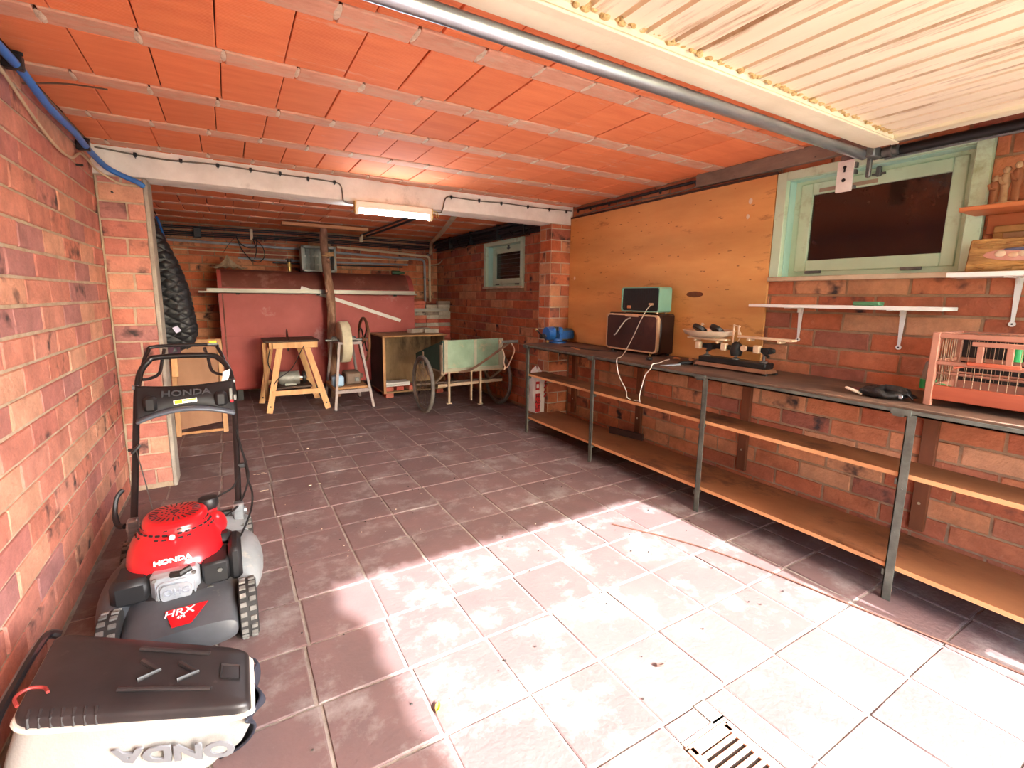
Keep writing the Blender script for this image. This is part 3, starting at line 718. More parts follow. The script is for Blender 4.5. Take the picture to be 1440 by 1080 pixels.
# black adaptor by the brown radio
ad = thing('plug_adaptor', 'black plug adaptor with a clip lying before the brown radio', 'plug', (2.56,2.36,BZ+.001))
obj('body', MB().box(-.018,.018,-.02,.02,0,.024,.006), M_blackp, ad)
for s in (-1,1): obj('pin', MB().cyl((s*.008,.0,.022),(s*.008,-.012,.05),.0025,n=6), M_brass, ad)
# balance scale
s = thing('balance_scale', 'old black shop balance scale with cream pan supports on workbench', 'scale', (2.69,1.79,BZ))
mb = MB(); mb.add([(-.062,-.245,.012),(.062,-.245,.012),(.062,.245,.012),(-.062,.245,.012),(-.05,-.232,.034),(.05,-.232,.034),(.05,.232,.034),(-.05,.232,.034)], [(0,3,2,1),(0,1,5,4),(1,2,6,5),(2,3,7,6),(3,0,4,7),(4,5,6,7)])
obj('skirt', mb, mat('worn_skirt',(150,104,72),(116,78,54),scale=10,rough=.5), s)
obj('base', MB().box(-.046,.046,-.228,.228,.034,.070,.006), M_castblack, s)
for yy in (-.235,.235):
    for xx in (-.05,.05): obj('foot', MB().box(xx-.01,xx+.01,yy-.012,yy+.012,0,.014,.002), M_castblack, s)
for yy, hgt in ((.195,.115),(-.01,.13),(-.19,.12)):
    mb = MB(); mb.lathe([(.022,.070),(.022,.076),(.008,.082),(.006,hgt),(.016,hgt+.005),(.0,hgt+.01)],14,Matrix.Translation((0,yy,0))); obj('pillar', mb, M_greysteel, s)
mb = MB(); mb.lathe([(.0,.085),(.03,.09),(.038,.12),(.030,.16),(.014,.178),(0,.18)],16,Matrix.Translation((0,-.01,0))); mb.bar((0,.23,.135),(0,-.05,.14),.028,.03,b=.006); mb.bar((0,-.03,.14),(0,-.25,.143),.026,.028,b=.006)
mb.cyl((-.03,.16,.135),(.02,.16,.135),.022,n=14); mb.cyl((-.03,-.21,.14),(.02,-.21,.14),.02,n=14); mb.bar((0,.20,.10),(0,.10,.155),.014,.014); mb.bar((0,-.22,.105),(0,-.13,.16),.012,.012)
obj('beam', mb, M_castblack, s)
for yy, z in ((.25,.135),(.06,.14),(-.155,.145)): obj('counter_block', MB().box(-.036,-.004,yy-.018,yy+.018,z-.022,z+.024,.004), M_cream2, s)
obj('counter_disc', MB().cyl((-.035,-.075,.145),(-.02,-.075,.145),.018,n=16), M_cream2, s)
for yy, z, L in ((.195,.175,.145),(-.19,.205,.165)):
    p = obj('pan_support', MB().box(-.03,.03,yy-L,yy+L,z,z+.013,.004).box(-.03,.03,yy-L*.62,yy-L*.5,z-.014,z,.003).box(-.03,.03,yy+L*.5,yy+L*.62,z-.014,z,.003), M_cream2, s)
obj('pointer', MB().bar((-.01,.01,.17),(-.01,.012,.285),.006,.008).bar((-.01,-.025,.22),(-.01,-.02,.28),.004,.01).bar((-.01,.012,.28),(-.01,-.03,.272),.008,.006).tube([(-.01,-.02,.25),(-.01,-.035,.235),(-.01,-.04,.21),(-.01,-.02,.18)],.003,n=6), M_cream2, s)
pn = thing('scale_pan', 'round pale metal dish resting on the balance scale', 'dish', (2.69,1.985,BZ+.188))
obj('dish', MB().lathe([(0,.004),(.10,.004),(.145,.022),(.160,.044),(.165,.050),(.158,.050),(.142,.026),(.10,.010),(0,.010)],36), mat('pale_enamel_dish',(222,202,176),(200,172,142),scale=7,rough=.3,metal=.3), pn)
for k, (yy, xx, a, lab) in enumerate(((.055,-.02,.5,'black round weight with pale knob, left in the scale dish'),(-.06,.0,.55,'black round ring weight, right in the scale dish'))):
    wt = thing('scale_weight', lab, 'weight', (2.69+xx,1.985+yy,BZ+.200), 0, 'weights in the scale dish')
    M = Matrix.Translation((0,0,.045)) @ Matrix.Rotation(a,4,'Y') @ Matrix.Rotation(.25,4,'X')
    m = MB(); m.lathe([(.018,-.016),(.042,-.016),(.048,-.010),(.048,.008),(.042,.014),(.018,.014),(.018,-.016)],24,M); obj('disc', m, M_castblack, wt)
    m = MB(); m.lathe([(0,-.01),(.017,-.01),(.017,.012),(0,.012)],16,M); obj('core', m, M_greysteel, wt)
    if k == 0: m = MB(); m.lathe([(.006,.012),(.006,.03),(.012,.036),(0,.042)],12,M); obj('knob', m, M_cream2, wt)
# flat blade and scraps on the bench
b = thing('chisel', 'flat steel blade with black handle lying at front of the bench', 'chisel', (2.54,2.10,BZ+.001), radians(-12))
obj('blade', MB().prism([(0,0),(.11,0),(.11,.012),(.012,.008)], 'y', -.012, .012).xf(Matrix.Identity(4)), M_galv, b) if False else None
mb = MB(); mb.add([(-.12,-.011,0),(.02,-.014,0),(.02,.014,0),(-.12,.011,0),(-.12,-.011,.004),(.02,-.012,.010),(.02,.012,.010),(-.12,.011,.004)], [(0,3,2,1),(4,5,6,7),(0,1,5,4),(1,2,6,5),(2,3,7,6),(3,0,4,7)]); obj('blade', mb, M_galv, b)
mb = MB(); mb.tube([(.015,0,.011),(.04,0,.013),(.09,0,.014),(.125,0,.012),(.13,0,.012)],[.009,.011,.014,.012,.006],n=12); obj('handle', mb, M_blackp, b)
M_scrap = mat('wood_scrap', (206,150,104), (176,118,78), scale=14, rough=.8)
for k, (x, y, L, wd, rz, lab) in enumerate(((2.53,3.16,.16,.035,1.2,'thin wood offcut lying on bench near the brown radio'),(2.80,2.18,.06,.04,.4,'curled brown leaf scrap behind the chisel'),(2.74,2.27,.05,.02,2.0,'small pale splinter beside the curled scrap'))):
    mb = MB(); mb.surf(lambda u, v: ((u-.5)*L, (v-.5)*wd, .004+(.012*abs(2*v-1)**2 if k else .003*v)+.006*sin(3*u)*(k > 0)), 7, 4)
    o = single(('wood_offcut','leaf_scrap','splinter')[k], mb, M_scrap, lab, ('offcut','leaf','splinter')[k], solid=.004); o.location = (x,y,BZ+.002); o.rotation_euler = (0,0,rz)
single('black_lead', MB().tube(smooth_path([(2.58,3.42,BZ+.005),(2.56,3.34,BZ+.005),(2.60,3.24,BZ+.006),(2.53,3.15,BZ+.014),(2.58,3.09,BZ+.006),(2.62,3.00,BZ+.005),(2.68,2.90,BZ+.005),(2.70,2.84,BZ+.005)],6), .004, n=6), M_blackcable, 'thin black lead trailing along the bench between vice and radio', 'cable', loc=(2.6,3.1,BZ))
# black pouch, notebook, loop near the cage
p = thing('leather_pouch', 'crumpled black leather pouch at bench edge left of the birdcage', 'pouch', (2.54,.94,BZ+.001), .2)
def pou(u, v):
    a = 2*pi*u; r = 1-.04*sin(5*a); q = sin(pi*min(1,v*1.0))**.55
    return (.055*cos(a)*r*q, .095*sin(a)*r*q, .045*(1-cos(pi*v))*.5*(1+.25*sin(3*a)+.15*sin(7*a)))
M_leather = mat('black_leather', (38,35,34), (20,19,19), scale=20, rough=.35, bump=.6, bscale=60)
obj('body', MB().surf(pou, 28, 9, closed_u=True), M_leather, p)
obj('flap', MB().surf(lambda u, v: (-.04+.07*u, -.11+.05*v+.01*sin(4*u), .012+.022*sin(pi*v)*(1-.3*u)), 8, 6), M_leather, p, solid=.004)
obj('buckle', MB().box(-.052,-.044,-.075,-.06,.012,.028,.002), M_galv, p)
single('strap_loop', MB().tube(smooth_path([(0,0,.008),(-.012,.03,.02),(.0,.065,.026),(.028,.07,.022),(.035,.03,.012),(.03,-.02,.008)],5), .006, n=8), mat('pale_strap',(226,206,184),(200,178,152),rough=.6), 'pale looped strap lying beside the black pouch', 'strap').location = (2.505,1.01,BZ+.001)
o = single('notebook', MB().box(-.05,.05,-.07,.07,0,.008,.001), mat('maroon_cover',(116,40,52),(92,28,40),scale=8,rough=.55), 'thin maroon notebook lying behind the black pouch', 'notebook'); o.location = (2.66,1.04,BZ+.0005); o.rotation_euler = (0,0,.35)
# birdcage
M_cagew = mat('weathered_pink_wood', (182,124,100), (156,98,76), scale=9, rough=.75, stretch=(1,.35,1), bump=.2, bscale=60, c3=(150,96,74), s3=8, t3=.66)
M_cagered = mat('orange_red_wood', (190,96,64), (160,72,46), scale=5, rough=.65, stretch=(1,.2,2), c3=(130,60,38), s3=6, t3=.66)
M_wire = mat('cage_wire', (160,128,104), (126,100,80), rough=.4, metal=.6)
M_greenp = mat('bright_green_plastic', (46,176,92), (36,150,76), scale=8, rough=.35)
M_clear = mat('cloudy_plastic', (150,140,126), (126,116,104), scale=8, rough=.3)
g = thing('birdcage', 'weathered wooden birdcage with wire bars standing at near end of bench', 'birdcage', (2.66,.52,BZ))
cx0, cx1, cy0, cy1 = 2.535, 2.79, .25, .793
for xx in (cx0, cx1):
    for yy in (cy0, cy1-.026): obj('corner_post', MB().box(xx-.012,xx+.012,yy,yy+.026,BZ+.002,1.176,.003), M_cagew, g, world=True)
for xx in (cx0, cx1):
    obj('bottom_board', MB().box(xx-.006,xx+.010,cy0+.02,cy1-.02,.895,.957,.003), M_cagered if xx == cx0 else M_cagew, g, world=True)
    obj('top_rail', MB().box(xx-.010,xx+.010,cy0,cy1,1.152,1.174,.003), M_cagew, g, world=True)
    obj('middle_rail', MB().box(xx-.010,xx+.010,cy0+.02,cy1-.02,1.042,1.060,.003), M_cagew, g, world=True)
for yy in (cy0, cy1-.02):
    obj('end_board', MB().box(cx0,cx1,yy,yy+.016,.895,.957,.003), M_cagew, g, world=True); obj('end_top_rail', MB().box(cx0,cx1,yy,yy+.02,1.152,1.174,.003), M_cagew, g, world=True); obj('end_middle_rail', MB().box(cx0,cx1,yy+.002,yy+.018,1.042,1.058,.003), M_cagew, g, world=True)
obj('dark_back', MB().box(cx1+.006,cx1+.012,cy0+.02,cy1-.02,.955,1.155), mat('dark_back_wood',(40,28,24),(28,20,18),scale=8,rough=.8), g, world=True)  # plain dark board across the back of the cage
obj('floor_tray', MB().box(cx0,cx1,cy0+.01,cy1-.01,.90,.906), M_cagew, g, world=True)
yy = cy1-.045
while yy > cy0+.03:
    obj('bar', MB().cyl((cx0,yy,.95),(cx0,yy,1.155),.0011,n=5,caps=False), M_wire, g, world=True); obj('bar', MB().cyl((cx1,yy,.95),(cx1,yy,1.155),.0008,n=5,caps=False), M_wire, g, world=True)
    obj('roof_bar', MB().cyl((cx0,yy,1.168),(cx1,yy,1.168),.0016,n=5,caps=False), M_wire, g, world=True); yy -= .0245
for k in range(9):
    xx = cx0+.025+k*.0255
    for ye in (cy0+.008, cy1-.012): obj('end_bar', MB().cyl((xx,ye,.95),(xx,ye,1.155),.0016,n=5,caps=False), M_wire, g, world=True)
d = obj('cage_door', MB().box(cx0-.018,cx0-.008,.515,.665,1.128,1.146,.002).box(cx0-.018,cx0-.008,.628,.648,1.06,1.13,.002).box(cx0-.018,cx0-.008,.545,.565,1.06,1.13,.002), M_cagew, g, world=True)
obj('door_slide', MB().box(cx0-.020,cx0-.008,.520,.672,1.050,1.066,.003), M_cagered, g, world=True)
obj('perch_peg', MB().bar((cx0-.012,.71,1.035),(cx0-.004,.68,1.043),.008,.008), M_cagered, g, world=True)
f = obj('feeder', MB().lathe([(0,1.045),(.016,1.04),(.022,1.0),(.024,.96)],14,Matrix.Translation((2.62,.815,0))), M_clear, g, world=True); f['label'] = 'cloudy feeder tube'
o = obj('feeder_cup', MB().lathe([(.027,.965),(.027,.925),(0,.92)],14,Matrix.Translation((2.62,.815,0))).prism([(.79,.955),(.72,.94),(.72,.932),(.79,.925)],'x',2.60,2.64), M_greenp, f, world=True)
f = obj('feeder', MB().lathe([(0,1.13),(.014,1.125),(.018,1.09),(.018,1.06)],12,Matrix.Translation((2.77,.59,0))), M_greenp, g, world=True)
for xx in (2.60,2.70): obj('perch', MB().cyl((xx,cy0+.01,1.0),(xx,cy1-.01,1.0),.005,n=8), M_cagew, g, world=True)
# on the wall shelves
o = single('green_case', MB().box(-.03,.03,-.06,.06,0,.022,.005).box(-.031,-.029,-.05,.05,.010,.013), mat('green_tin',(96,156,112),(80,134,96),scale=8,rough=.4), 'flat green case lying on the narrow white shelf', 'case'); o.location = (2.85,1.173,1.2765)
M_carve = mat('carved_stone_wood', (186,150,112), (150,112,78), scale=16, rough=.8, bump=.3, bscale=50); M_carve2 = mat('carved_robe', (150,92,56), (120,70,42), scale=14, rough=.8, bump=.3, bscale=50)
fg = thing('figurine', 'small carved group of three robed figures on the reddish shelf', 'figurine', (2.84,.725,1.702))
obj('plinth', MB().lathe([(0,0),(.045,0),(.042,.012),(.03,.016),(0,.016)],18,Matrix.Diagonal((.8,1.1,1,1))), M_carve, fg)
for (yy, hh, mm) in ((.034,.125,M_carve2),(.004,.158,M_carve),(-.030,.172,M_carve2)):
    m = MB(); m.lathe([(.010,.01),(.014,.02),(.013,hh*.4),(.018,hh*.66),(.019,hh*.76),(.012,hh*.83),(.006,hh*.86)],12,Matrix.Translation((0,yy,0)) @ Matrix.Diagonal((.8,1,1,1))); m.tube([(-.004,yy+.018,hh*.74),(-.014,yy+.010,hh*.60),(-.016,yy-.006,hh*.55)],[.007,.006,.005],n=7)
    fgm = obj('figure', m, mm, fg)
    m = MB(); m.ell((-.003,yy,hh*.92),.012,.012,.0145,n=12,m=8); m.ell((-.014,yy,hh*.915),.003,.003,.004,n=6,m=4); obj('head', m, M_carve, fgm)
    m = MB(); m.ell((.002,yy,hh*.945),.0125,.0135,.012,n=12,m=6); obj('hair', m, M_carve2, fgm)
M_bark = mat('golden_bark', (198,148,84), (120,76,36), scale=16, rough=.8, stretch=(1,.3,2.2), bump=.9, bscale=40, c3=(110,70,32), s3=9, t3=.60)
pq = thing('bark_plaque', 'rectangular bark-covered wooden plaque with coloured relief on white shelf', 'plaque', (2.83,.58,1.430))
def slabtilt(mb): return mb.xf(Matrix.Translation((0,0,0)) @ Matrix.Rotation(radians(10),4,'Y'))
mb = MB(); random.seed(3)
mb.box(-.012,.012,-.23,.23,0,.142,.006); obj('slab', slabtilt(mb), M_bark, pq)
mb = MB()
for k in range(60): mb.ell((-.012,random.uniform(-.21,.21),random.choice((random.uniform(.008,.036),random.uniform(.104,.137)))),.006,random.uniform(.012,.04),random.uniform(.002,.006),n=8,m=5)
o = obj('bark_ridges', slabtilt(mb), M_bark, pq); o['kind'] = 'stuff'
mb = MB(); mb.ell((-.013,0.03,.07),.005,.15,.030,n=24,m=8); rel = obj('relief', slabtilt(mb), mat('relief_pink',(206,150,132),(186,126,110),scale=14,rough=.6), pq)
for (yy, z, ry, rz, c) in ((.125,.072,.018,.015,(224,190,160)),(.085,.066,.018,.012,(214,170,136)),(.05,.070,.022,.014,(226,196,166)),(.06,.090,.06,.007,(96,92,116)),(.0,.078,.035,.012,(100,100,128)),(.01,.060,.03,.009,(150,76,64)),(-.05,.074,.03,.016,(210,176,146)),(-.09,.070,.025,.012,(92,88,112))):
    mb = MB(); mb.ell((-.018,yy,z),.005,ry,rz,n=14,m=6); obj('relief_patch', slabtilt(mb), mat('relief_%d' % c[2],c,tuple(q*.85 for q in c),scale=20,rough=.6), rel)
pf = thing('picture_frame', 'small gilt picture frame leaning behind the bark plaque', 'frame', (2.918,.55,1.430))
mb = MB(); mb.box(-.008,.008,-.21,.21,.17,.20,.003).box(-.008,.008,.18,.21,0,.17,.003).box(-.008,.008,-.21,-.18,0,.17,.003).box(-.008,.008,-.18,.18,0,.03,.003); obj('moulding', mb, mat('gilt_wood',(176,126,70),(140,92,46),scale=14,rough=.5), pf)
obj('picture', MB().box(-.002,.004,-.18,.18,.03,.17), mat('brown_picture',(170,122,84),(140,96,62),scale=6,rough=.5), pf)
# dark board and rubbish on the lower shelf
o = single('dark_board', MB().box(-.012,.012,-.16,.16,0,.055,.003), mat('dark_wood',(52,26,18),(36,18,14),scale=6,rough=.6,stretch=(1,.3,1)), 'short dark wooden board lying at back of the lower bench shelf', 'board'); o.location = (2.79,2.78,.1555); o.rotation_euler = (0,0,.25)
# sack by the pillar
M_sack = mat('white_woven_sack', (226,220,212), (206,198,190), scale=7, rough=.55, bump=.5, bscale=26)
M_red = mat('red_print', (196,40,44), (178,32,36), scale=12, rough=.5); M_ink = mat('black_print', (30,22,24), (22,16,18), rough=.6)
sk = thing('salt_sack', 'white and red plastic sack standing between bench and brick pillar', 'sack', (2.628,3.878,.156))
def sack(u, v):
    a = 2*pi*u; c_, s_ = cos(a), sin(a); ex = .55; z = .445*v
    q = (1 if v < .82 else max(.05, 1-((v-.82)/.18)**1.5*.8)); q *= .93+.07*sin(pi*min(v*1.2,1))
    x = (abs(c_)**ex)*(1 if c_ > 0 else -1)*.068*q; y = (abs(s_)**ex)*(1 if s_ > 0 else -1)*.072*q
    return (x+.004*sin(9*v+4*a), y+.005*sin(7*v+3*a), z+(.02*sin(3*a) if v > .9 else 0))
obj('bag', MB().surf(sack, 36, 26, closed_u=True), M_sack, sk)
mb = MB()
for zz in (.16,.205,.25,.295): mb.bar((.035,-.0765,zz),(.064,-.0735,zz+.025),.003,.014)
obj('chevrons', mb, M_red, sk)
rp = obj('red_panel', MB().prism([(-.09,.155),(-.035,.155),(-.035,.36),(-.09,.36)][::-1], 'y', -.0790, -.0775).xf(Matrix.Identity(4)) if False else MB().box(-.066,-.012,-.0785,-.0772,.012,.20), M_red, sk)
obj('red_square', MB().box(-.066,-.022,-.0785,-.0772,.235,.32), M_red, sk)
obj('white_square', MB().box(-.058,-.030,-.0789,-.0785,.255,.295), M_sack, sk)
for k, t in enumerate(('FE','AD','LT')):
    text('print_lettering', t, .050, frame((-.039,-.0788,.168-k*.055),(1,0,0),(0,0,1)), M_ink, rp, bold=.0006)
# ---------------------------------------------------------------- the rear of the garage
M_tank = mat('red_oxide_tank', (176,84,78), (156,68,62), scale=2.4, rough=.6, c3=(198,150,146), s3=1.6, t3=.66, bump=.06, bscale=30)
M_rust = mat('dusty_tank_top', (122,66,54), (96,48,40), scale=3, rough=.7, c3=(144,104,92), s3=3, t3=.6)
def tank(name, label, x0, x1, r0, r1, weld):
    t = thing(name, label, 'tank', ((x0+x1)/2, 6.88, 0), 0, 'heating oil tanks')
    prof = [(6.58,.13),(6.55,.16),(6.55,.7),(6.55,1.30)] + [(6.83-.28*cos(a), 1.32+.28*sin(a)) for a in [pi/2*i/8 for i in range(1,9)]] + [(7.0,1.60)] + [(7.0+.24*sin(a), 1.36+.24*cos(a)) for a in [pi/2*i/5 for i in range(1,6)]] + [(7.24,.16),(7.21,.13)]
    cy, cz = 6.9, .85; n = len(prof); xs = []
    for a in (0,25,50,72,90): xs.append((x0+r0*(1-sin(radians(a))), r0*(1-cos(radians(90-a)))))
    for a in (90,72,50,25,0): xs.append((x1-r1*(1-sin(radians(a))), r1*(1-cos(radians(90-a)))))
    vs = []
    for x, q in xs:
        for (y, z) in prof:
            dy, dz = y-cy, z-cz; vs.append((x, cy+dy*(1-q/.34), cz+dz*(1-q/.75)))
    fs = []
    for j in range(len(xs)-1):
        for i in range(n): k = (i+1) % n; fs.append((j*n+i, j*n+k, (j+1)*n+k, (j+1)*n+i))
    fs += [tuple(range(n-1,-1,-1)), tuple(range((len(xs)-1)*n, len(xs)*n))]
    obj('shell', MB().add(vs, fs), M_tank, t, world=True, ang=50)
    # the dusty top skin, a hair above the shell
    top = [p for p in prof if p[1] > 1.335 and p[0] < 7.05]; m = MB(); v2 = []
    X = [x0+r0*.7, x1-r1*.7]
    for x in X: v2 += [(x, y-.0015, z+.0015) for (y, z) in top]
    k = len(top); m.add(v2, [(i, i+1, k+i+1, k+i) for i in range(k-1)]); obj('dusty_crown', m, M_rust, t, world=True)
    for z in weld: obj('weld_seam', MB().box(x0+.06,x1-.06,6.545,6.551,z-.004,z+.004,.002), M_tank, t, world=True)
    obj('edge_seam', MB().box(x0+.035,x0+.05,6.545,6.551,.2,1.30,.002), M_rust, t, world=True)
    for xx in (x0+.15, x1-.15):
        for yy in (6.62, 7.12): obj('leg', MB().box(xx-.03,xx+.03,yy-.03,yy+.03,0,.14), M_castblack, t, world=True)
    return t
ta = tank('oil_tank', 'left red-oxide steel oil tank behind the saw table', -.10, 1.125, .06, .05, (.80,))
tb = tank('oil_tank', 'right red-oxide steel oil tank behind the grindstone and crate', 1.155, 2.29, .04, .10, ())
mb = MB(); mb.cyl((.715,6.86,1.603),(.715,6.86,1.66),.022,n=14); mb.cyl((.715,6.86,1.66),(.715,6.86,1.70),.03,n=6); mb.cyl((.715,6.86,1.70),(.715,6.86,1.725),.018,n=12)
vt = thing('tank_valve', 'brass valve with black cap standing on the left tank', 'valve', (.715,6.86,1.602)); vv = obj('valve', mb, M_brass, vt, world=True); obj('valve_cap', MB().cyl((.715,6.86,1.72),(.715,6.86,1.765),.03,.022,n=14).bar((.67,6.86,1.755),(.76,6.86,1.762),.02,.014), M_blackp, vv, world=True)
M_rail = mat('dull_metal_rail', (176,174,166), (150,148,140), scale=8, rough=.45, metal=.4, stretch=(.3,1,1))
rl = thing('metal_rail', 'long grey metal channel fixed across the front of both tanks', 'rail', (1.0,6.50,1.31))
mb = MB(); mb.box(-.29,2.30,6.46,6.468,1.312,1.335); mb.box(-.29,2.30,6.46,6.530,1.312,1.320); mb.box(-.21,2.30,6.522,6.532,1.312,1.368,.002)
obj('channel', mb, M_rail, rl, world=True)
for xx in (0.1,1.0,2.0): obj('lug', MB().box(xx-.02,xx+.02,6.50,6.530,1.295,1.312), M_castblack, rl, world=True)
mb = MB(); mb.bar((.80,6.541,1.39),(2.08,6.541,.955),.008,.045,up=(.32,0,.95)); single('trunking_strip', mb, M_white, 'white plastic trunking strip hanging slanted across right tank', 'strip', loc=(1.44,6.541,.95))
# ceiling plank and the tree-trunk prop
M_bark2 = mat('tree_bark', (160,122,98), (112,80,62), scale=14, rough=.95, bump=1.0, bscale=26, stretch=(1,1,.35), c3=(186,152,126), s3=7, t3=.6)
lg = thing('log_prop', 'rough bark-covered tree trunk propping the ceiling before the tanks', 'log', (1.11,6.30,0))
random.seed(17); pts = []; rs = []
for i in range(26):
    z = i/25*2.105; pts.append((-.005+.012*sin(z*2.3)+.014*cos(z*4.9)-.02*z*.5, .008*sin(z*5), z)); rs.append(.062-.009*z+random.uniform(-.004,.004))
mb = MB(); mb.tube(pts, rs, n=12)
for z, a in ((.9,1.0),(1.35,3.9),(1.72,4.6)):
    mb.ell((.055*cos(a)-.01, .055*sin(a), z), .022, .022, .03, n=8, m=6)
obj('trunk', mb, M_bark2, lg)
mb = MB()
for k in range(4): mb.tube([(.062*cos(2*pi*i/16), .062*sin(2*pi*i/16), 1.78+.012*k+.006*sin(i)) for i in range(16)], .005, n=5, closed=True)
mb.tube(smooth_path([(.03,-.06,1.79),(.06,-.07,1.76),(.065,-.07,1.70),(.05,-.065,1.66)],4), .004, n=5); mb.tube(smooth_path([(-.03,-.06,1.78),(-.08,-.06,1.775),(-.085,-.05,1.785)],4), .005, n=5)
obj('rope_tie', mb, mat('hemp_rope',(196,160,112),(166,128,84),scale=40,rough=.9), lg)
single('ceiling_plank', MB().box(.60,1.60,6.25,6.40,2.112,2.150,.003), mat('old_plank',(206,150,104),(176,118,78),scale=6,rough=.8,stretch=(.3,1,1)), 'flat wooden plank under the rear ceiling held by the log', 'plank', loc=(1.1,6.32,2.108))
# grey folding crate on the tanks
M_crate = mat('grey_green_plastic', (150,156,148), (128,134,126), scale=8, rough=.5)
cr = thing('plastic_crate', 'grey slatted plastic crate lying on its side on the tanks', 'crate', (1.07,6.90,1.604))
a0,a1,b0,b1,h = -.205,.205,-.14,.14,.33
obj('back_wall', MB().box(a0,a1,b1-.008,b1,.0,h), M_crate, cr); obj('lower_wall', MB().box(a0,a1,b0,b1,0,.008), M_crate, cr); obj('upper_wall', MB().box(a0,a1,b0,b1,h-.008,h), M_crate, cr)
for s in (a0, a1-.008): obj('side_wall', MB().box(s,s+.008,b0,b1,0,h), M_crate, cr)
obj('rim', MB().box(a0-.012,a1+.012,b0-.006,b0+.012,-.0,.026).box(a0-.012,a1+.012,b0-.006,b0+.012,h-.026,h).box(a0-.012,a0+.018,b0-.006,b0+.012,0,h).box(a1-.018,a1+.012,b0-.006,b0+.012,0,h), M_crate, cr)
for k in range(7): obj('slat', MB().box(a0+.025+k*.053,a0+.055+k*.053,b1-.030,b1-.008,.01,h-.01), M_crate, cr)
for z in (.10,.21): obj('cross_slat', MB().box(a0+.01,a1-.01,b1-.026,b1-.014,z,z+.02), M_rail, cr)
# a rag and a bottle on the tanks
def rag(u, v):
    a = 2*pi*u; r = (1-v)**1.1*(1+.3*sin(3*a)+.2*sin(7*a))+.012*v; return (.15*cos(a)*r-.02*v, .075*sin(a)*r, .005+.17*v**2.0+.02*abs(sin(5*a))*(1-v))
single('rag_bundle', MB().surf(rag, 40, 10, closed_u=True), mat('dirty_rag',(168,148,122),(134,114,90),scale=20,rough=.95,bump=.6,bscale=60), 'beige rag bundle heaped on the left end of tank', 'rag').location = (.04,6.85,1.604)
single('green_bottle', MB().lathe([(0,0),(.03,0),(.032,.01),(.032,.11),(.014,.15),(.013,.19),(0,.19)],16,Matrix.Rotation(pi/2,4,'Y')), mat('bottle_green',(74,104,78),(58,84,62),rough=.15,spec=.6), 'green glass bottle lying on right end of the tanks', 'bottle').location = (2.08,6.90,1.636)
# saw table
M_darkply = mat('dark_plywood', (88,66,50), (66,48,36), scale=6, rough=.7, stretch=(.4,1,1))
M_roughp = mat('rough_plank', (196,150,104), (150,106,68), scale=9, rough=.9, stretch=(1,1,.3), bump=.5, bscale=30)
M_motor = mat('grey_motor', (150,150,140), (116,114,106), scale=14, rough=.5, metal=.3, c3=(196,196,186), s3=12, t3=.66)
st = thing('saw_table', 'home-made wooden saw table with a circular blade and motor', 'saw table', (.58,5.98,0))
obj('table_top', MB().box(.30,.87,5.78,6.32,.772,.790,.002), M_darkply, st, world=True)
obj('front_apron', MB().box(.385,.85,5.775,5.80,.705,.772,.002), M_wood, st, world=True); obj('rear_apron', MB().box(.33,.85,6.28,6.305,.705,.772,.002), M_wood, st, world=True)
obj('side_apron', MB().box(.35,.375,5.80,6.28,.70,.772,.002), M_wood, st, world=True)
for (p0, p1) in (((.305,5.70,0),(.455,5.80,.715)),((.915,5.66,0),(.735,5.80,.715)),((.262,6.30,0),(.40,6.29,.715)),((.895,6.32,0),(.70,6.29,.715))):
    mb = MB(); mb.bar(p0, p1, .030, .062, up=(1,0,0)); l = obj('leg', mb, M_wood, st, world=True)
    p = Vector(p0).lerp(Vector(p1), .10); obj('bolt', MB().cyl((p.x,p.y-.02,p.z),(p.x,p.y-.012,p.z),.010,n=8), M_castblack, l, world=True)
obj('front_stretcher', MB().bar((.345,5.715,.215),(.87,5.69,.215),.026,.055), M_wood, st, world=True); obj('rear_stretcher', MB().bar((.31,6.285,.25),(.84,6.285,.25),.026,.055), M_wood, st, world=True)
obj('side_plank', MB().box(.285,.325,5.90,5.96,.10,.765,.006), M_roughp, st, world=True)
obj('motor_shelf', MB().box(.36,.78,5.85,6.25,.235,.255), M_darkply, st, world=True)
mb = MB(); mb.cyl((.46,6.0,.335),(.66,6.0,.335),.078,n=22); mb.cyl((.44,6.0,.335),(.46,6.0,.335),.066,n=22); mb.box(.50,.62,5.93,6.07,.255,.28); mt = obj('motor', mb, M_motor, st, world=True)
obj('motor_shaft', MB().cyl((.66,6.0,.335),(.74,6.0,.335),.012,n=10), M_galv, mt, world=True)
obj('belt_pulley', MB().cyl((.70,6.0,.335),(.73,6.0,.335),.07,n=20), M_castblack, mt, world=True)
mb = MB(); T = 36; ring = []
for i in range(T):
    a = 2*pi*i/T; ring.append((.118*cos(a), .118*sin(a))); a += 2*pi*.72/T; ring.append((.132*cos(a), .132*sin(a)))
mb.prism([(6.0+p[0], .778+p[1]) for p in ring], 'x', .555, .5585); obj('blade', mb, M_castblack, st, world=True)
obj('arbor', MB().cyl((.50,6.0,.70),(.72,6.0,.70),.012,n=10), M_greysteel, st, world=True)
obj('mains_cord', MB().tube(smooth_path([(.73,5.79,.76),(.68,5.77,.69),(.56,5.75,.48),(.42,5.72,.38),(.37,5.73,.30),(.44,5.78,.26)],6), .005, n=6), M_blackcable, st, world=True)
obj('loose_cord', MB().tube(smooth_path([(.36,5.83,.70),(.33,5.82,.55),(.37,5.80,.42),(.42,5.80,.30)],6), .005, n=6), M_blackcable, st, world=True)
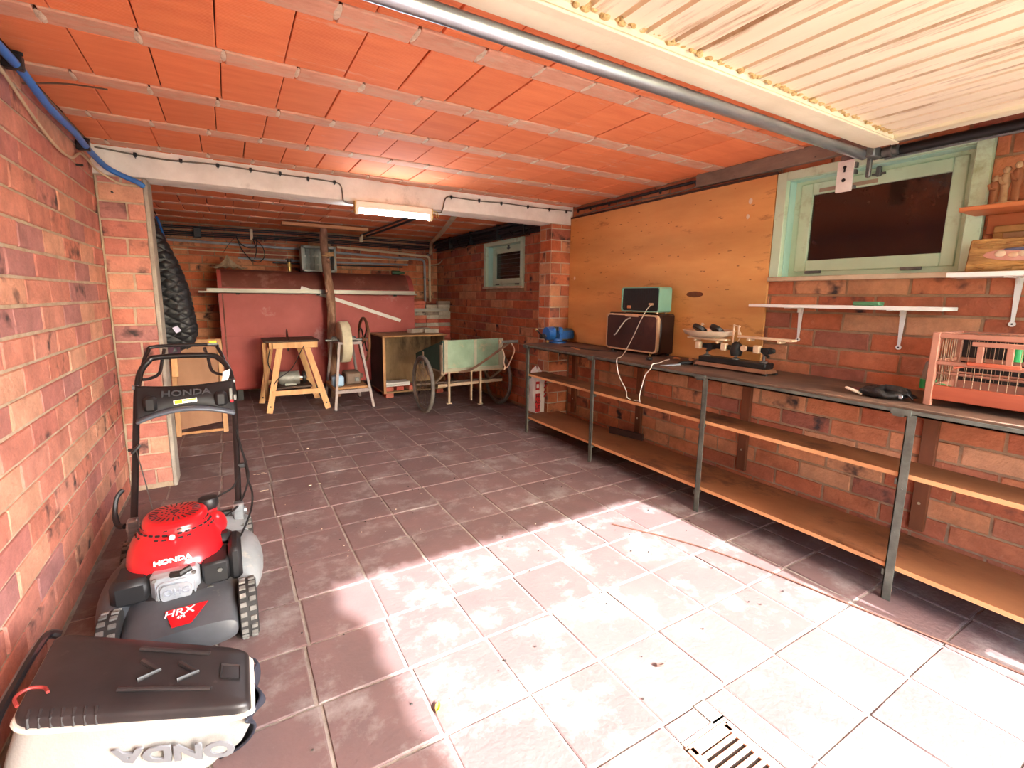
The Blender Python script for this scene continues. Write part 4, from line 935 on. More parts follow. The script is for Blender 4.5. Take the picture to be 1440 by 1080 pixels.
# grindstone on an iron stand
M_irong = mat('grey_painted_iron', (150,136,132), (122,110,106), scale=16, rough=.55, metal=.3, c3=(112,84,70), s3=14, t3=.64)
M_stone = mat('grindstone', (216,208,178), (190,182,152), scale=10, rough=.9, bump=.25, bscale=60)
M_rustw = mat('rusty_wheel', (140,92,62), (104,66,46), scale=14, rough=.7, metal=.3, bump=.3, bscale=40)
gs = thing('grindstone', 'old pale grindstone with rusty flywheel on a grey iron stand', 'grindstone', (1.19,5.85,0))
for (p0, p1) in (((.965,5.49,0),(1.055,5.60,.755)),((1.395,5.49,0),(1.29,5.60,.755)),((.965,6.16,0),(1.055,6.05,.755)),((1.395,6.16,0),(1.29,6.05,.755))):
    l = obj('leg', MB().bar(p0, p1, .028, .028, up=(1,0,0)), M_irong, gs, world=True)
    obj('foot_plate', MB().box(p0[0]-.025,p0[0]+.025,p0[1]-.02,p0[1]+.02,0,.006), M_castblack, l, world=True)
obj('top_frame', MB().bar((1.04,5.60,.755),(1.305,5.60,.755),.028,.03).bar((1.04,6.05,.755),(1.305,6.05,.755),.028,.03).bar((1.055,5.60,.755),(1.055,6.05,.755),.028,.03).bar((1.29,5.60,.755),(1.29,6.05,.755),.028,.03), M_irong, gs, world=True)
obj('lower_frame', MB().bar((.99,5.53,.205),(1.37,5.53,.205),.022,.04).bar((.99,6.12,.205),(1.37,6.12,.205),.022,.04).bar((.99,5.53,.205),(.99,6.12,.205),.022,.04).bar((1.37,5.53,.205),(1.37,6.12,.205),.022,.04), M_irong, gs, world=True)
MX = Matrix.Translation((1.145,5.80,.755)) @ Matrix.Rotation(pi/2,4,'Y')
obj('stone_wheel', MB().lathe([(.02,-.05),(.10,-.055),(.238,-.052),(.243,-.046),(.245,.0),(.243,.046),(.238,.052),(.10,.055),(.02,.05)],44,MX), M_stone, gs, world=True, ang=50)
obj('axle', MB().cyl((.94,5.80,.775),(1.46,5.80,.775),.014,n=12), M_greysteel, gs, world=True)
for xx in (1.035,1.255):
    obj('bearing', MB().box(xx-.025,xx+.025,5.765,5.835,.77,.80,.008).ell((xx,5.80,.80),.03,.034,.026,n=10,m=6).cyl((xx-.03,5.80,.785),(xx+.03,5.80,.785),.028,n=12), M_greysteel, gs, world=True)
fw = obj('flywheel', MB().tube([(1.385,5.80+.255*cos(2*pi*i/44),.775+.255*sin(2*pi*i/44)) for i in range(44)],.017,n=9,closed=True).cyl((1.36,5.80,.775),(1.41,5.80,.775),.035,n=14), M_rustw, gs, world=True)
for k in range(4):
    a = pi/2*k+.4; q = [(1.385,5.80+r*cos(a+.9*(1-r/.25)*(r/.25)*2),.775+r*sin(a+.9*(1-r/.25)*(r/.25)*2)) for r in (.03,.08,.13,.18,.22,.25)]
    obj('spoke', MB().tube(q,.009,n=6), M_castblack, fw, world=True)
obj('motor_board', MB().box(.97,1.36,5.56,6.10,.225,.250,.002), M_roughp, gs, world=True)
gm = obj('motor', MB().box(1.13,1.31,5.68,5.92,.25,.40,.02).cyl((1.31,5.80,.33),(1.35,5.80,.33),.03,n=14), mat('brown_motor',(122,100,82),(94,76,62),scale=12,rough=.6), gs, world=True)
obj('motor_switch', MB().box(1.23,1.28,5.665,5.68,.29,.34,.004).cyl((1.255,5.665,.32),(1.255,5.655,.32),.014,n=10), M_greysteel, gm, world=True)
o = single('blue_tub', MB().box(-.065,.065,-.06,.06,0,.12,.015).box(-.04,.04,-.04,.04,.12,.135,.01), mat('pale_blue_plastic',(150,184,214),(132,166,198),scale=6,rough=.4), 'pale blue plastic tub standing on the grindstone stand board', 'tub'); o.location = (1.035,5.68,.2505)
# wooden crate on bricks
M_cratew = mat('old_crate_wood', (176,146,104), (132,104,70), scale=4, rough=.8, stretch=(1,1,.4), c3=(70,54,40), s3=2.4, t3=.60, bump=.15, bscale=40)
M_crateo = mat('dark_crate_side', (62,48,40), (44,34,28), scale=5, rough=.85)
M_rb = brick_mat('loose_brick', [(196,96,80),(204,112,92),(186,88,74),(200,120,98)], smudge=.1)
M_gb = brick_mat('loose_grey_brick', [(178,168,152),(160,148,132),(190,180,164),(150,136,122)], smudge=.1)
wc = thing('wooden_crate', 'large old wooden crate lying on its side with open front facing the room', 'crate', (2.06,6.25,.055))
X0,X1,Y0,Y1,Z0,Z1 = 1.64,2.48,5.90,6.52,.075,.80
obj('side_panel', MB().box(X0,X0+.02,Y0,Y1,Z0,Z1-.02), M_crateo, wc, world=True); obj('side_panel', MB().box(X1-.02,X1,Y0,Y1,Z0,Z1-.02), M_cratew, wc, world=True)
obj('back_panel', MB().box(X0+.02,X1-.02,Y1-.15,Y1-.13,Z0+.02,Z1-.02), M_cratew, wc, world=True); obj('bottom_panel', MB().box(X0,X1,Y0-.01,Y1,Z0-.018,Z0), M_cratew, wc, world=True)
obj('top_panel', MB().box(X0-.01,X1+.03,Y0-.02,Y1+.02,Z1-.02,Z1,.002), M_cratew, wc, world=True)
obj('front_edge', MB().box(X0-.01,X0+.022,Y0-.022,Y0,Z0-.018,Z1).box(X0,X1+.03,Y0-.022,Y0-.01,Z1-.02,Z1), M_roughp, wc, world=True)
BR = MB().box(-.05,.05,-.095,.095,0,.055,.003).mesh('brick'); finish(BR); BR.materials.append(M_rb)
BG = MB().box(-.095,.095,-.05,.05,0,.055,.003).mesh('brick'); finish(BG); BG.materials.append(M_gb)
BRL = MB().box(-.095,.095,-.05,.05,0,.055,.003).mesh('brick'); finish(BRL); BRL.materials.append(M_rb)
def brick(me, loc, lab, grp, rz=0, rx=0):
    o = bpy.data.objects.new('loose_brick', me); COL.objects.link(o); o.location = loc; o.rotation_euler = (rx,0,rz); WM[o.name] = Matrix.Translation(loc)
    return tag(o, lab, 'brick', grp)
for k, x in enumerate((1.72,1.855,2.02)): brick(BR, (x,6.02,Z0+.001), ('left','middle','right')[k]+' of three red bricks lying inside the wooden crate', 'red bricks inside the crate', .05*k)
for (x, y, q) in ((1.71,5.99,'near left'),(2.40,5.99,'near right'),(1.72,6.42,'far left'),(2.38,6.42,'far right')): brick(BR, (x,y,.001), 'red brick on the floor under the %s corner of the wooden crate' % q, 'red bricks under the crate')
for k in range(2): single('white_batten', MB().box(1.675,2.0,5.945,6.12,Z0+.058+.028*k,Z0+.082+.028*k,.002), M_white, ('lower','upper')[k]+' of two flat white battens laid on bricks inside the crate', 'batten', 'white battens in the crate', loc=(1.84,6.03,Z0+.058+.028*k))
# stack of loose bricks in the corner behind, with a plank through it
random.seed(9); z = 0.0; row = 0
rows = [(0.0,BRL)]*0
NR = 19
for row in range(NR):
    up = NR-row                                     # rows counted down from the plank
    red = up > 2 and up % 3 != 1 or up > 6
    for i in range(3):
        isred = red or (up == 2 and i == 0)
        lab = ('red' if isred else 'grey')+' brick '+('at left','in the middle','at right')[i]+' of the '+('top','second','third','fourth','fifth','sixth')[up-1]+' row under the stack plank' if up <= 6 else 'red brick low in the stack hidden behind the wooden crate'
        brick(BRL if isred else BG, (2.45+i*.195+random.uniform(-.003,.003), 6.80, z+.0005), lab, 'brick stack below the plank', random.uniform(-.012,.012))
    z += .0565
zp = z
single('stack_plank', MB().box(2.32,2.90,6.70,6.90,zp+.001,zp+.045,.002), M_rail, 'grey plank lying across the brick stack in the rear corner', 'plank', loc=(2.63,6.80,zp+.001))
for (i, k, me, lab) in ((0,0,BRL,'lower red brick at left on the plank of the stack'),(0,1,BRL,'upper red brick at left on the plank of the stack'),(1,0,BG,'grey brick in the middle on the plank of the stack'),(2,0,BG,'lower grey brick at right on the plank of the stack'),(2,1,BG,'upper grey brick at right on the plank of the stack')):
    brick(me, (2.43+i*.2+.005*k, 6.79, zp+.046+.0565*k), lab, 'bricks on the plank', random.uniform(-.03,.03))
for (x, y, rz, lab) in ((2.20,6.28,.3,'leftmost broken grey brick on top of the wooden crate'),(2.41,6.20,-.3,'nearest right broken grey brick on top of the wooden crate'),(2.36,6.42,.1,'rearmost broken grey brick on top of the wooden crate')):
    brick(BG, (x,y,Z1+.001), lab, 'grey bricks on the crate', rz)
# two-wheeled hand cart
M_cgreen = mat('faded_green_paint', (142,164,138), (116,140,114), scale=4, rough=.75, c3=(170,150,122), s3=5, t3=.62, bump=.15, bscale=40)
M_dgreen = mat('dark_green_paint', (44,82,68), (34,66,54), scale=4, rough=.6)
M_tyre = mat('dusty_tyre', (124,118,110), (92,88,82), scale=16, rough=.85, bump=.4, bscale=90)
M_rim = mat('rusty_rim', (142,122,104), (112,92,76), scale=20, rough=.5, metal=.5)
M_palew = mat('weathered_bare_wood', (180,158,130), (150,126,100), scale=9, rough=.85, stretch=(1,.4,1))
ct = thing('hand_cart', 'green wooden two-wheeled hand cart with bicycle wheels and pull handle', 'cart', (2.30,4.95,0))
mb = MB(); mb.box(1.955,2.66,4.655,4.68,.49,.835,.003); fp = obj('front_panel', mb, M_cgreen, ct, world=True)
obj('front_frame', MB().box(1.945,2.67,4.640,4.656,.495,.53,.002).box(1.945,1.985,4.640,4.656,.53,.84,.002).box(2.615,2.67,4.640,4.656,.53,.84,.002).box(2.30,2.335,4.645,4.656,.53,.835,.002), mat('grey_green_battens',(166,160,138),(140,140,116),scale=7,rough=.8), fp, world=True)
for x0, x1, m in ((1.935,1.957,M_dgreen),(2.658,2.68,M_dgreen)):
    sp = obj('side_panel', MB().prism([(4.66,.50),(5.52,.50),(5.52,.61),(4.66,.835)], 'x', x0, x1), m, ct, world=True)
    for yy in (4.70,5.25): obj('side_stud', MB().box(x0-.012 if x0 < 2 else x1, x0 if x0 < 2 else x1+.012, yy-.018, yy+.018, .46, .60+(5.5-yy)*.23, .002), M_palew, sp, world=True)
obj('rear_panel', MB().box(1.957,2.658,5.50,5.52,.50,.61), M_dgreen, ct, world=True); obj('floor_board', MB().box(1.94,2.675,4.65,5.52,.478,.498), M_palew, ct, world=True)
obj('hinge_rod', MB().cyl((1.925,4.65,.49),(1.925,4.65,.81),.008,n=8), M_rim, ct, world=True)
obj('axle', MB().cyl((1.74,4.95,.325),(2.84,4.95,.325),.013,n=10), M_rim, ct, world=True)
for xx in (1.95,2.66):
    obj('axle_arm', MB().tube(smooth_path([(xx,4.68,.47),(xx-.0,4.80,.40),(xx,4.95,.325)],5),.014,n=8).bar((xx,5.25,.48),(xx,4.95,.325),.02,.02), M_palew, ct, world=True)
obj('cross_bar', MB().bar((1.90,4.72,.335),(2.70,4.72,.345),.02,.03), M_palew, ct, world=True)
for xx, yy, z in ((2.02,4.70,.14),(2.40,4.69,.10)): obj('prop_leg', MB().bar((xx,yy,z),(xx,yy,.48),.022,.022,up=(1,0,0)).box(xx-.03,xx+.03,yy-.015,yy+.015,z-.012,z,.003), M_palew, ct, world=True)
obj('prop_leg', MB().bar((2.30,4.72,.14),(2.30,4.72,.48),.03,.016,up=(1,0,0)), M_palew, ct, world=True)
for xx, rz in ((1.815,0),(2.775,0)):
    R = .325; n = 48
    wh = obj('wheel', MB().tube([(xx,4.95+(R-.022)*cos(2*pi*i/n),R+(R-.022)*sin(2*pi*i/n)) for i in range(n)],.0215,n=10,closed=True), M_tyre, ct, world=True)
    obj('rim', MB().tube([(xx,4.95+(R-.048)*cos(2*pi*i/n),R+(R-.048)*sin(2*pi*i/n)) for i in range(n)],.010,n=6,closed=True), M_rim, wh, world=True)
    obj('hub', MB().cyl((xx-.035,4.95,R),(xx+.035,4.95,R),.018,n=12).cyl((xx-.035,4.95,R),(xx-.028,4.95,R),.03,n=12).cyl((xx+.028,4.95,R),(xx+.035,4.95,R),.03,n=12), M_rim, wh, world=True)
    for k in range(28):
        a = 2*pi*k/28; b = a+(.5 if k % 4 < 2 else -.5); s = -.03 if k % 2 else .03
        obj('spoke', MB().cyl((xx+s,4.95+.026*cos(b),R+.026*sin(b)),(xx,4.95+(R-.05)*cos(a),R+(R-.05)*sin(a)),.0018,n=4,caps=False), M_rim, wh, world=True)
hd = obj('pull_bar', MB().tube(smooth_path([(2.12,4.66,.485),(2.20,4.60,.50),(2.26,4.50,.56),(2.40,4.24,.76),(2.45,4.13,.845)],5),.014,n=10), mat('brown_bar',(126,96,74),(96,70,54),scale=10,rough=.6), ct, world=True)
obj('grip', MB().cyl((2.33,4.13,.85),(2.545,4.13,.85),.016,n=12), M_greysteel, hd, world=True)
obj('grip_end', MB().cyl((2.325,4.13,.85),(2.345,4.13,.85),.022,n=12), M_palew, hd, world=True)
obj('rope', MB().tube(smooth_path([(2.40,4.22,.80),(2.43,4.20,.70),(2.43,4.21,.62),(2.46,4.20,.57),(2.50,4.18,.66),(2.52,4.15,.76),(2.47,4.14,.84)],6),.006,n=6).tube(smooth_path([(2.44,4.2,.585),(2.43,4.2,.55)],3),.009,n=6), mat('pale_rope',(214,196,172),(190,168,142),scale=40,rough=.9), hd, world=True)
# leaning panel behind the left pillar
lp = thing('leaning_board', 'brown plywood board with wooden frame leaning behind the left pillar', 'panel', (-.29,5.12,0))
def lean(mb): return mb.xf(Matrix.Rotation(radians(-7),4,'X'))
M_plyb = mat('brown_plywood', (158,116,86), (138,98,70), scale=5, rough=.7, stretch=(1,1,.5))
obj('sheet', lean(MB().add([(-.195,.012,.06),(.165,.012,.10),(.17,.012,.86),(-.195,.012,.86),(-.195,.022,.06),(.165,.022,.10),(.17,.022,.86),(-.195,.022,.86)], [(0,1,2,3),(4,7,6,5),(0,4,5,1),(1,5,6,2),(2,6,7,3),(3,7,4,0)])), M_plyb, lp)
M_tan = mat('tan_frame_wood',(190,148,106),(168,124,84),scale=7,rough=.75,stretch=(1,1,.4))
obj('stile', lean(MB().box(.165,.205,-.012,.030,0,.87,.002)), M_tan, lp); obj('stile', lean(MB().box(-.205,-.165,-.002,.030,0,.60,.002)), M_tan, lp)
obj('bottom_rail', lean(MB().box(-.20,.165,.0,.03,.012,.036,.002)), M_roughp, lp); obj('top_rail', lean(MB().box(-.20,.205,-.012,.03,.85,.885,.002)), M_tan, lp)
obj('block', lean(MB().box(-.20,-.15,-.02,.012,.55,.78,.004)), M_wood, lp)
# quilted coat hanging on the back of the pillar
def coat_edge(v):                                # v 0 top .. 1 bottom : right outline, left outline
    L = [(-.455,-.56,1.93),(-.40,-.58,1.78),(-.337,-.59,1.62),(-.285,-.595,1.48),(-.248,-.60,1.33),(-.228,-.60,1.16),(-.215,-.60,1.02),(-.25,-.60,.92),(-.30,-.60,.885)]
    f = v*(len(L)-1); i = min(int(f), len(L)-2); t = f-i; return tuple(L[i][k]*(1-t)+L[i+1][k]*t for k in range(3))
def coat(u, v):
    R_, L_, z = coat_edge(v); a = 2*pi*u; c_, s_ = cos(a), sin(a)
    cx, hw = (R_+L_)/2, (R_-L_)/2; th = .05+.05*sin(pi*min(1,v*1.15))
    x = cx+hw*(abs(c_)**.7)*(1 if c_ > 0 else -1); y = 4.24+th*s_+.018*sin(9*x*3+5*z)*.5
    p = (x*30+z*12); q = (x*30-z*12)                 # quilting diamonds
    d = .009*min(abs(sin(z*46+x*30)),abs(sin(z*46-x*30)))**.5
    return (x+d*c_, y+d*s_*1.6, z+.012*sin(14*u)*(v > .9))
M_quilt = mat('black_quilted_nylon', (27,28,32), (17,18,21), scale=14, rough=.5, bump=.3, bscale=50)
kt = thing('quilted_coat', 'black quilted coat hanging from a hook on the left brick pillar', 'coat', (-.42,4.22,.88))
obj('shell', MB().surf(coat, 200, 240, closed_u=True), M_quilt, kt, world=True, ang=80)
obj('lining', MB().surf(lambda u, v: (-.50+.17*u, 4.185+.012*sin(9*u), .93-.075*v+.01*sin(12*u)), 12, 5), mat('maroon_lining',(70,36,52),(52,24,38),scale=30,rough=.8), kt, world=True, solid=.006)
obj('pocket_lining', MB().surf(lambda u, v: (-.50+.05*u, 4.165, 1.10-.07*v), 5, 5), MATS['maroon_lining'], kt, world=True, solid=.006)
o = obj('white_tag', MB().box(-.018,.018,-.002,.002,-.022,.022).xf(Matrix.Translation((-.335,4.128,1.045)) @ Matrix.Rotation(radians(-28),4,'Y') @ Matrix.Rotation(radians(-5),4,'Z')), mat('lilac_tag',(206,204,228),(190,188,214),rough=.6), kt, world=True); o['label'] = 'white sewn tag'
obj('hang_loop', MB().tube(smooth_path([(-.50,4.22,1.92),(-.505,4.19,1.97),(-.51,4.15,1.98)],4),.005,n=6), M_quilt, kt, world=True)
single('coat_hook', MB().cyl((-.51,3.98,1.985),(-.51,4.05,1.985),.006,n=8).tube(smooth_path([(-.51,4.05,1.985),(-.51,4.15,1.975),(-.51,4.19,1.985),(-.51,4.20,2.0)],5),.006,n=8), M_castblack, 'dark iron hook on the back of the left pillar', 'hook', loc=(-.51,3.985,1.985))
# ---------------------------------------------------------------- lawn mower
M_deck = mat('charcoal_deck', (74,76,80), (58,60,64), scale=6, rough=.38, c3=(120,112,100), s3=5, t3=.66)
M_deckg = mat('dusty_grey_plastic', (142,146,148), (116,120,122), scale=5, rough=.5, c3=(170,162,148), s3=6, t3=.62)
M_mred = mat('mower_red', (206,26,34), (190,20,28), scale=5, rough=.28, coat=.4)
M_alu = mat('cast_aluminium', (196,202,208), (164,170,178), scale=12, rough=.35, metal=.6, bump=.2, bscale=60)
M_tyreb = mat('dark_tyre_base', (46,44,43), (34,33,32), rough=.8)
M_tread = mat('dusty_rubber', (112,110,106), (78,76,73), scale=22, rough=.85, c3=(150,144,136), s3=14, t3=.6)
M_hub = mat('grey_hub', (170,170,166), (150,150,146), rough=.5)
M_tube = mat('black_tube', (26,26,28), (20,20,22), rough=.3, coat=.3)
M_letw = mat('white_lettering', (240,240,240), (232,232,232), rough=.5)
M_emb = mat('embossed_black', (52,52,56), (44,44,48), rough=.6)
M_yel = mat('yellow_print', (240,206,60), (226,190,46), rough=.5)
mw = thing('lawn_mower', 'black and red petrol lawn mower facing the room beside left wall', 'lawn mower', (-.22,2.15,0))
# deck: sections along the length
def loft(mb, secs, n=28, ex=.55):
    vs = []
    for (y, cx, hw, z0, z1) in secs:
        for i in range(n):
            a = 2*pi*i/n; c_, s_ = cos(a), sin(a)
            x = cx+hw*(abs(c_)**ex)*(1 if c_ > 0 else -1); z = (z0+z1)/2+(z1-z0)/2*(abs(s_)**ex)*(1 if s_ > 0 else -1)
            vs.append((x, y, z))
    fs = []
    for j in range(len(secs)-1):
        for i in range(n): k = (i+1) % n; fs.append((j*n+i, j*n+k, (j+1)*n+k, (j+1)*n+i))
    fs += [tuple(range(n-1,-1,-1)), tuple(range((len(secs)-1)*n, len(secs)*n))]
    return mb.add(vs, fs)
dk = obj('deck', loft(MB(), [(-.335,0,.150,.075,.120),(-.325,0,.168,.06,.150),(-.28,0,.176,.05,.178),(-.18,0,.178,.05,.200),(-.10,0,.182,.05,.205),(-.05,0,.228,.05,.205),(.05,0,.245,.05,.205),(.20,0,.245,.05,.21),(.33,0,.235,.06,.215),(.36,0,.225,.08,.20)], 40), M_deck, mw)
obj('engine_well', MB().surf(lambda u, v: ((.145+.035*v)*cos(2*pi*u)-.01, .01+(.165+.04*v)*sin(2*pi*u), .232-.04*v), 44, 5, closed_u=True), M_blackp, mw)
obj('left_fender', MB().ell((-.205,.03,.135),.075,.255,.095,n=24,m=14), M_deck, mw)
obj('right_fender', MB().ell((.195,.10,.135),.080,.235,.105,n=24,m=14), M_deckg, mw)
obj('rear_cover', loft(MB(), [(.20,0,.242,.15,.205),(.27,0,.245,.14,.245),(.34,0,.243,.14,.262),(.38,0,.235,.14,.25)], 32), M_deckg, mw)
obj('rear_flap_bar', MB().cyl((-.225,.345,.272),(.225,.345,.272),.014,n=10).box(-.2,.2,.33,.36,.255,.27,.004), M_blackp, mw)
obj('deck_lip', MB().box(.238,.258,-.02,.36,.10,.125,.006), M_deckg, mw)
# badge on the nose
nose = frame((0.005,-.272,.1815),(1,0,0),(0,.10,.026))
bd = obj('badge', MB().add([nose @ Vector(p) for p in ((-.055,.030,.0012),(.075,.030,.0012),(.025,-.050,.0012),(-.03,-.050,.0012))], [(0,3,2,1)]), M_mred, mw, smooth=False, solid=.002)
text('badge_lettering', 'HRX', .038, nose @ Matrix.Translation((-.012,.010,.0035)), M_letw, bd, bold=.0003, sx=1.15, depth=.0006, shear=.12)
text('badge_lettering', '476', .016, nose @ Matrix.Translation((-.005,-.014,.0035)), M_letw, bd, bold=.0003, depth=.0006)
# wheels
def mwheel(x, y, r, w, s):
    M = Matrix.Translation((x,y,r)) @ Matrix.Rotation(pi/2,4,'Y')
    wh = obj('wheel', MB().lathe([(r*.55,-w/2),(r*.9,-w/2),(r*.97,-w*.42),(r*.97,w*.42),(r*.9,w/2),(r*.55,w/2)],32,M), M_tyreb, mw)
    mb = MB()
    for k in range(20):
        a = 2*pi*k/20
        for q, h in ((-.25,0),(.25,.5)):
            b = a+h*2*pi/20; m = mb.mark(); mb.box(-w*.17,w*.17,-r*.075,r*.075,-.004,.004,.001)
            mb.xf(Matrix.Translation((x+q*w,y+r*.985*cos(b),r+r*.985*sin(b))) @ Matrix.Rotation(b-pi/2,4,'X'), m)
    obj('tread', mb, M_tread, wh)
    obj('hub_cap', MB().lathe([(0,s*w*.42),(r*.2,s*w*.44),(r*.5,s*w*.36),(r*.62,s*w*.46)],24,M), M_hub, wh)
for (x, y, r, w, s) in ((.205,-.22,.108,.062,1),(-.205,-.22,.108,.062,-1),(.215,.30,.118,.062,1),(-.215,.30,.118,.062,-1)): mwheel(x, y, r, w, s)
# engine
en = obj('engine_block', MB().lathe([(.11,.19),(.125,.22),(.12,.30),(.06,.31)],24,Matrix.Translation((-.025,.05,0))).box(-.11,.06,-.14,.05,.19,.285,.01), M_castblack, mw)
def shroud(u, v):
    a = 2*pi*u; L = [(.150,.150,.268,0),(.160,.162,.285,0),(.158,.158,.315,.006),(.145,.143,.350,.012),(.122,.120,.384,.02),(.110,.108,.398,.024),(.108,.106,.416,.026),(.098,.096,.428,.028),(.055,.055,.432,.028),(.0,.0,.432,.028)]
    f = v*(len(L)-1); i = min(int(f), len(L)-2); t = f-i; A, B, Z, O = [L[i][k]*(1-t)+L[i+1][k]*t for k in range(4)]
    c_, s_ = cos(a), sin(a); ex = .86
    fx = 1+.10*max(0,-s_)*max(0,1-v*2)           # wider chin at the front
    return (-.025+A*fx*(abs(c_)**ex)*(1 if c_ > 0 else -1), .04+O+B*(abs(s_)**ex)*(1 if s_ > 0 else -1)*(1.10 if s_ < 0 else 1), Z-.02*max(0,-s_)*(1-v))
sr = obj('engine_shroud', MB().surf(shroud, 56, 28, closed_u=True), M_mred, mw, ang=60)
mb = MB()
for k in range(26):
    a = 2*pi*k/26; m = mb.mark(); mb.box(-.0024,.0024,.058,.086,.0,.002); mb.xf(Matrix.Translation((-.025,.068,.4305)) @ Matrix.Rotation(a,4,'Z'), m)
for k in range(10):
    for r in (.012,.03,.045): a = 2*pi*k/10+r*9; mb.box(-.025+r*cos(a)-.0035,-.025+r*cos(a)+.0035,.068+r*sin(a)-.0035,.068+r*sin(a)+.0035,.4322,.4335)
o = obj('top_vents', mb, M_blackp, sr); o['kind'] = 'stuff'
mb = MB()
for k in range(15):
    a = radians(188+k*11.6)
    if k == 7: continue
    for z, r in ((.404,.1105),(.390,.120),(.376,.129)):
        m = mb.mark(); mb.box(-.0075,.0075,-.003,.003,-.0035,.0035); mb.xf(Matrix.Translation((-.025+r*cos(a),.063+r*.985*sin(a)*1.04,z)) @ Matrix.Rotation(a+pi/2,4,'Z') @ Matrix.Rotation(-.75,4,'X'), m)
o = obj('side_vents', mb, M_blackp, sr); o['kind'] = 'stuff'
obj('shroud_bolt', MB().cyl((-.025,-.075,.385),(-.025,-.09,.393),.010,n=10), M_alu, sr)
text('brand_lettering', 'HONDA', .024, frame((-.025,-.137,.325),(1,0,0.03),(0,.062,.06)) , M_letw, sr, bold=.0008, sx=1.3, depth=.003)
fc = obj('fuel_neck', MB().cyl((.085,.145,.36),(.085,.145,.39),.03,n=16), M_mred, mw); obj('fuel_cap', MB().lathe([(0,.44),(.034,.437),(.038,.428),(.038,.405),(.03,.39)],20,Matrix.Translation((.085,.145,0))), M_blackp, fc)
obj('tank_shoulder', MB().ell((.095,.09,.335),.055,.085,.055,n=18,m=10), M_mred, mw)
hd = obj('cylinder_head', MB().box(-.095,.055,-.165,-.06,.175,.292,.012).box(-.085,.045,-.172,-.16,.185,.285,.008), M_alu, mw)
rc = obj('rocker_cover', MB().prism([(p[1],p[0]) for p in rrect(-.065,.03,.195,.255,.018,4)], 'y', -.188, -.17), M_alu, hd)
obj('rocker_rim', MB().tube([(p[0],-.174,p[1]) for p in rrect(-.074,.039,.186,.264,.022,5)],.0035,n=6,closed=True), M_alu, hd)
text('cover_lettering', 'OHC', .032, frame((-.017,-.1885,.225),(1,0,0),(0,0,1)), mat('dull_alu_lettering',(150,156,166),(130,136,146),rough=.5,metal=.3), rc, bold=.0012, sx=1.1, depth=.002)
for (x, z) in ((-.08,.19),(.04,.19),(.04,.28),(-.08,.28)): obj('head_bolt', MB().cyl((x,-.172,z),(x,-.181,z),.007,n=6), M_greysteel, hd)
obj('intake_pipe', MB().tube([(-.03,-.165,.283),(.0,-.18,.288),(.03,-.165,.295)],.012,n=8), M_castblack, hd)
obj('muffler_guard', MB().box(-.215,-.095,-.155,-.01,.185,.285,.02), M_blackp, mw)
af = obj('air_filter_box', MB().box(.062,.150,-.155,-.02,.200,.288,.008), M_blackp, mw)
obj('filter_side', MB().box(.150,.195,-.14,.03,.185,.32,.014), M_blackp, mw)
obj('primer', MB().cyl((.085,-.158,.185),(.085,-.17,.185),.018,n=14).cyl((.12,-.158,.255),(.12,-.164,.255),.008,n=8), M_greysteel, af)
obj('dark_duct', MB().box(.06,.17,-.02,.06,.28,.325,.02), M_blackp, mw)
# handle
hp = [(-.207,.33,.27),(-.210,.53,.475),(-.212,.72,.69),(-.208,.80,.815),(-.196,.85,.895),(-.165,.88,.945),(-.12,.892,.968),(.10,.892,.968),(.155,.88,.945),(.192,.85,.895),(.206,.80,.815),(.206,.72,.69),(.200,.53,.47),(.192,.33,.255)]
hn = obj('handle', MB().tube(smooth_path(hp,6),.0145,n=12), M_tube, mw)
obj('bail_lever', MB().tube(smooth_path([(-.200,.80,.83),(-.185,.87,.93),(-.165,.925,.995),(-.130,.945,1.020),(.12,.945,1.020),(.150,.93,1.0),(.178,.87,.93),(.203,.79,.80)],6),.009,n=10), M_tube, hn)
obj('drive_lever', MB().tube(smooth_path([(-.198,.825,.865),(-.160,.84,.865),(-.120,.87,.885),(-.105,.91,.95),(-.095,.94,1.005)],5),.008,n=8).tube(smooth_path([(.198,.825,.865),(.155,.84,.865),(.115,.87,.885),(.100,.91,.95),(.085,.94,1.005)],5),.008,n=8), M_tube, hn)
obj('yellow_button', MB().box(.108,.146,.930,.955,1.028,1.042,.004), M_yel, hn); obj('button_base', MB().box(.10,.15,.928,.957,1.018,1.030,.003), M_greysteel, hn)
def cons(u, v):
    x = -.212+.424*u; k = 1-(2*u-1)**2; zt = .838-.018*k; zb = .676+.050*k
    z = zt+(zb-zt)*v; y = .715+(z-.69)*.62-.022*k*sin(pi*v)
    return (x, y-.016, z)
cn = obj('console', MB().surf(cons, 30, 14), M_blackp, mw, solid=.020)
obj('console_lip', MB().surf(lambda u, v: (-.205+.41*u, .688-.022*(1-(2*u-1)**2)-.03*v, .676+.050*(1-(2*u-1)**2)+.010-.012*v), 30, 4), mat('grey_lip_highlight',(92,98,108),(78,84,94),rough=.35), cn, solid=.012)  # grey lip, its bluish highlight put into the colour
for s in (-1, 1): obj('console_cheek', MB().box(s*.150-.028,s*.150+.028,.690,.735,.715,.795,.014), M_blackp, cn)
cf = frame((0,.742,.800),(1,0,0),(0,.62,1)); text('console_lettering', 'HONDA', .042, frame((0,.728,.798),(1,0,0),(0,.5,1)), M_emb, cn, bold=.001, sx=1.35, depth=.0015)
stk = obj('warning_sticker', MB().box(-.055,.045,-.011,.011,0,.001).xf(frame((0,.699,.760),(1,0,.07),(0,.62,1))), M_letw, cn); obj('sticker_print', MB().box(-.05,-.018,-.009,.009,.001,.0016).box(-.012,.04,.001,.008,.001,.0016).xf(frame((0,.699,.760),(1,0,.07),(0,.62,1))), M_yel, stk)
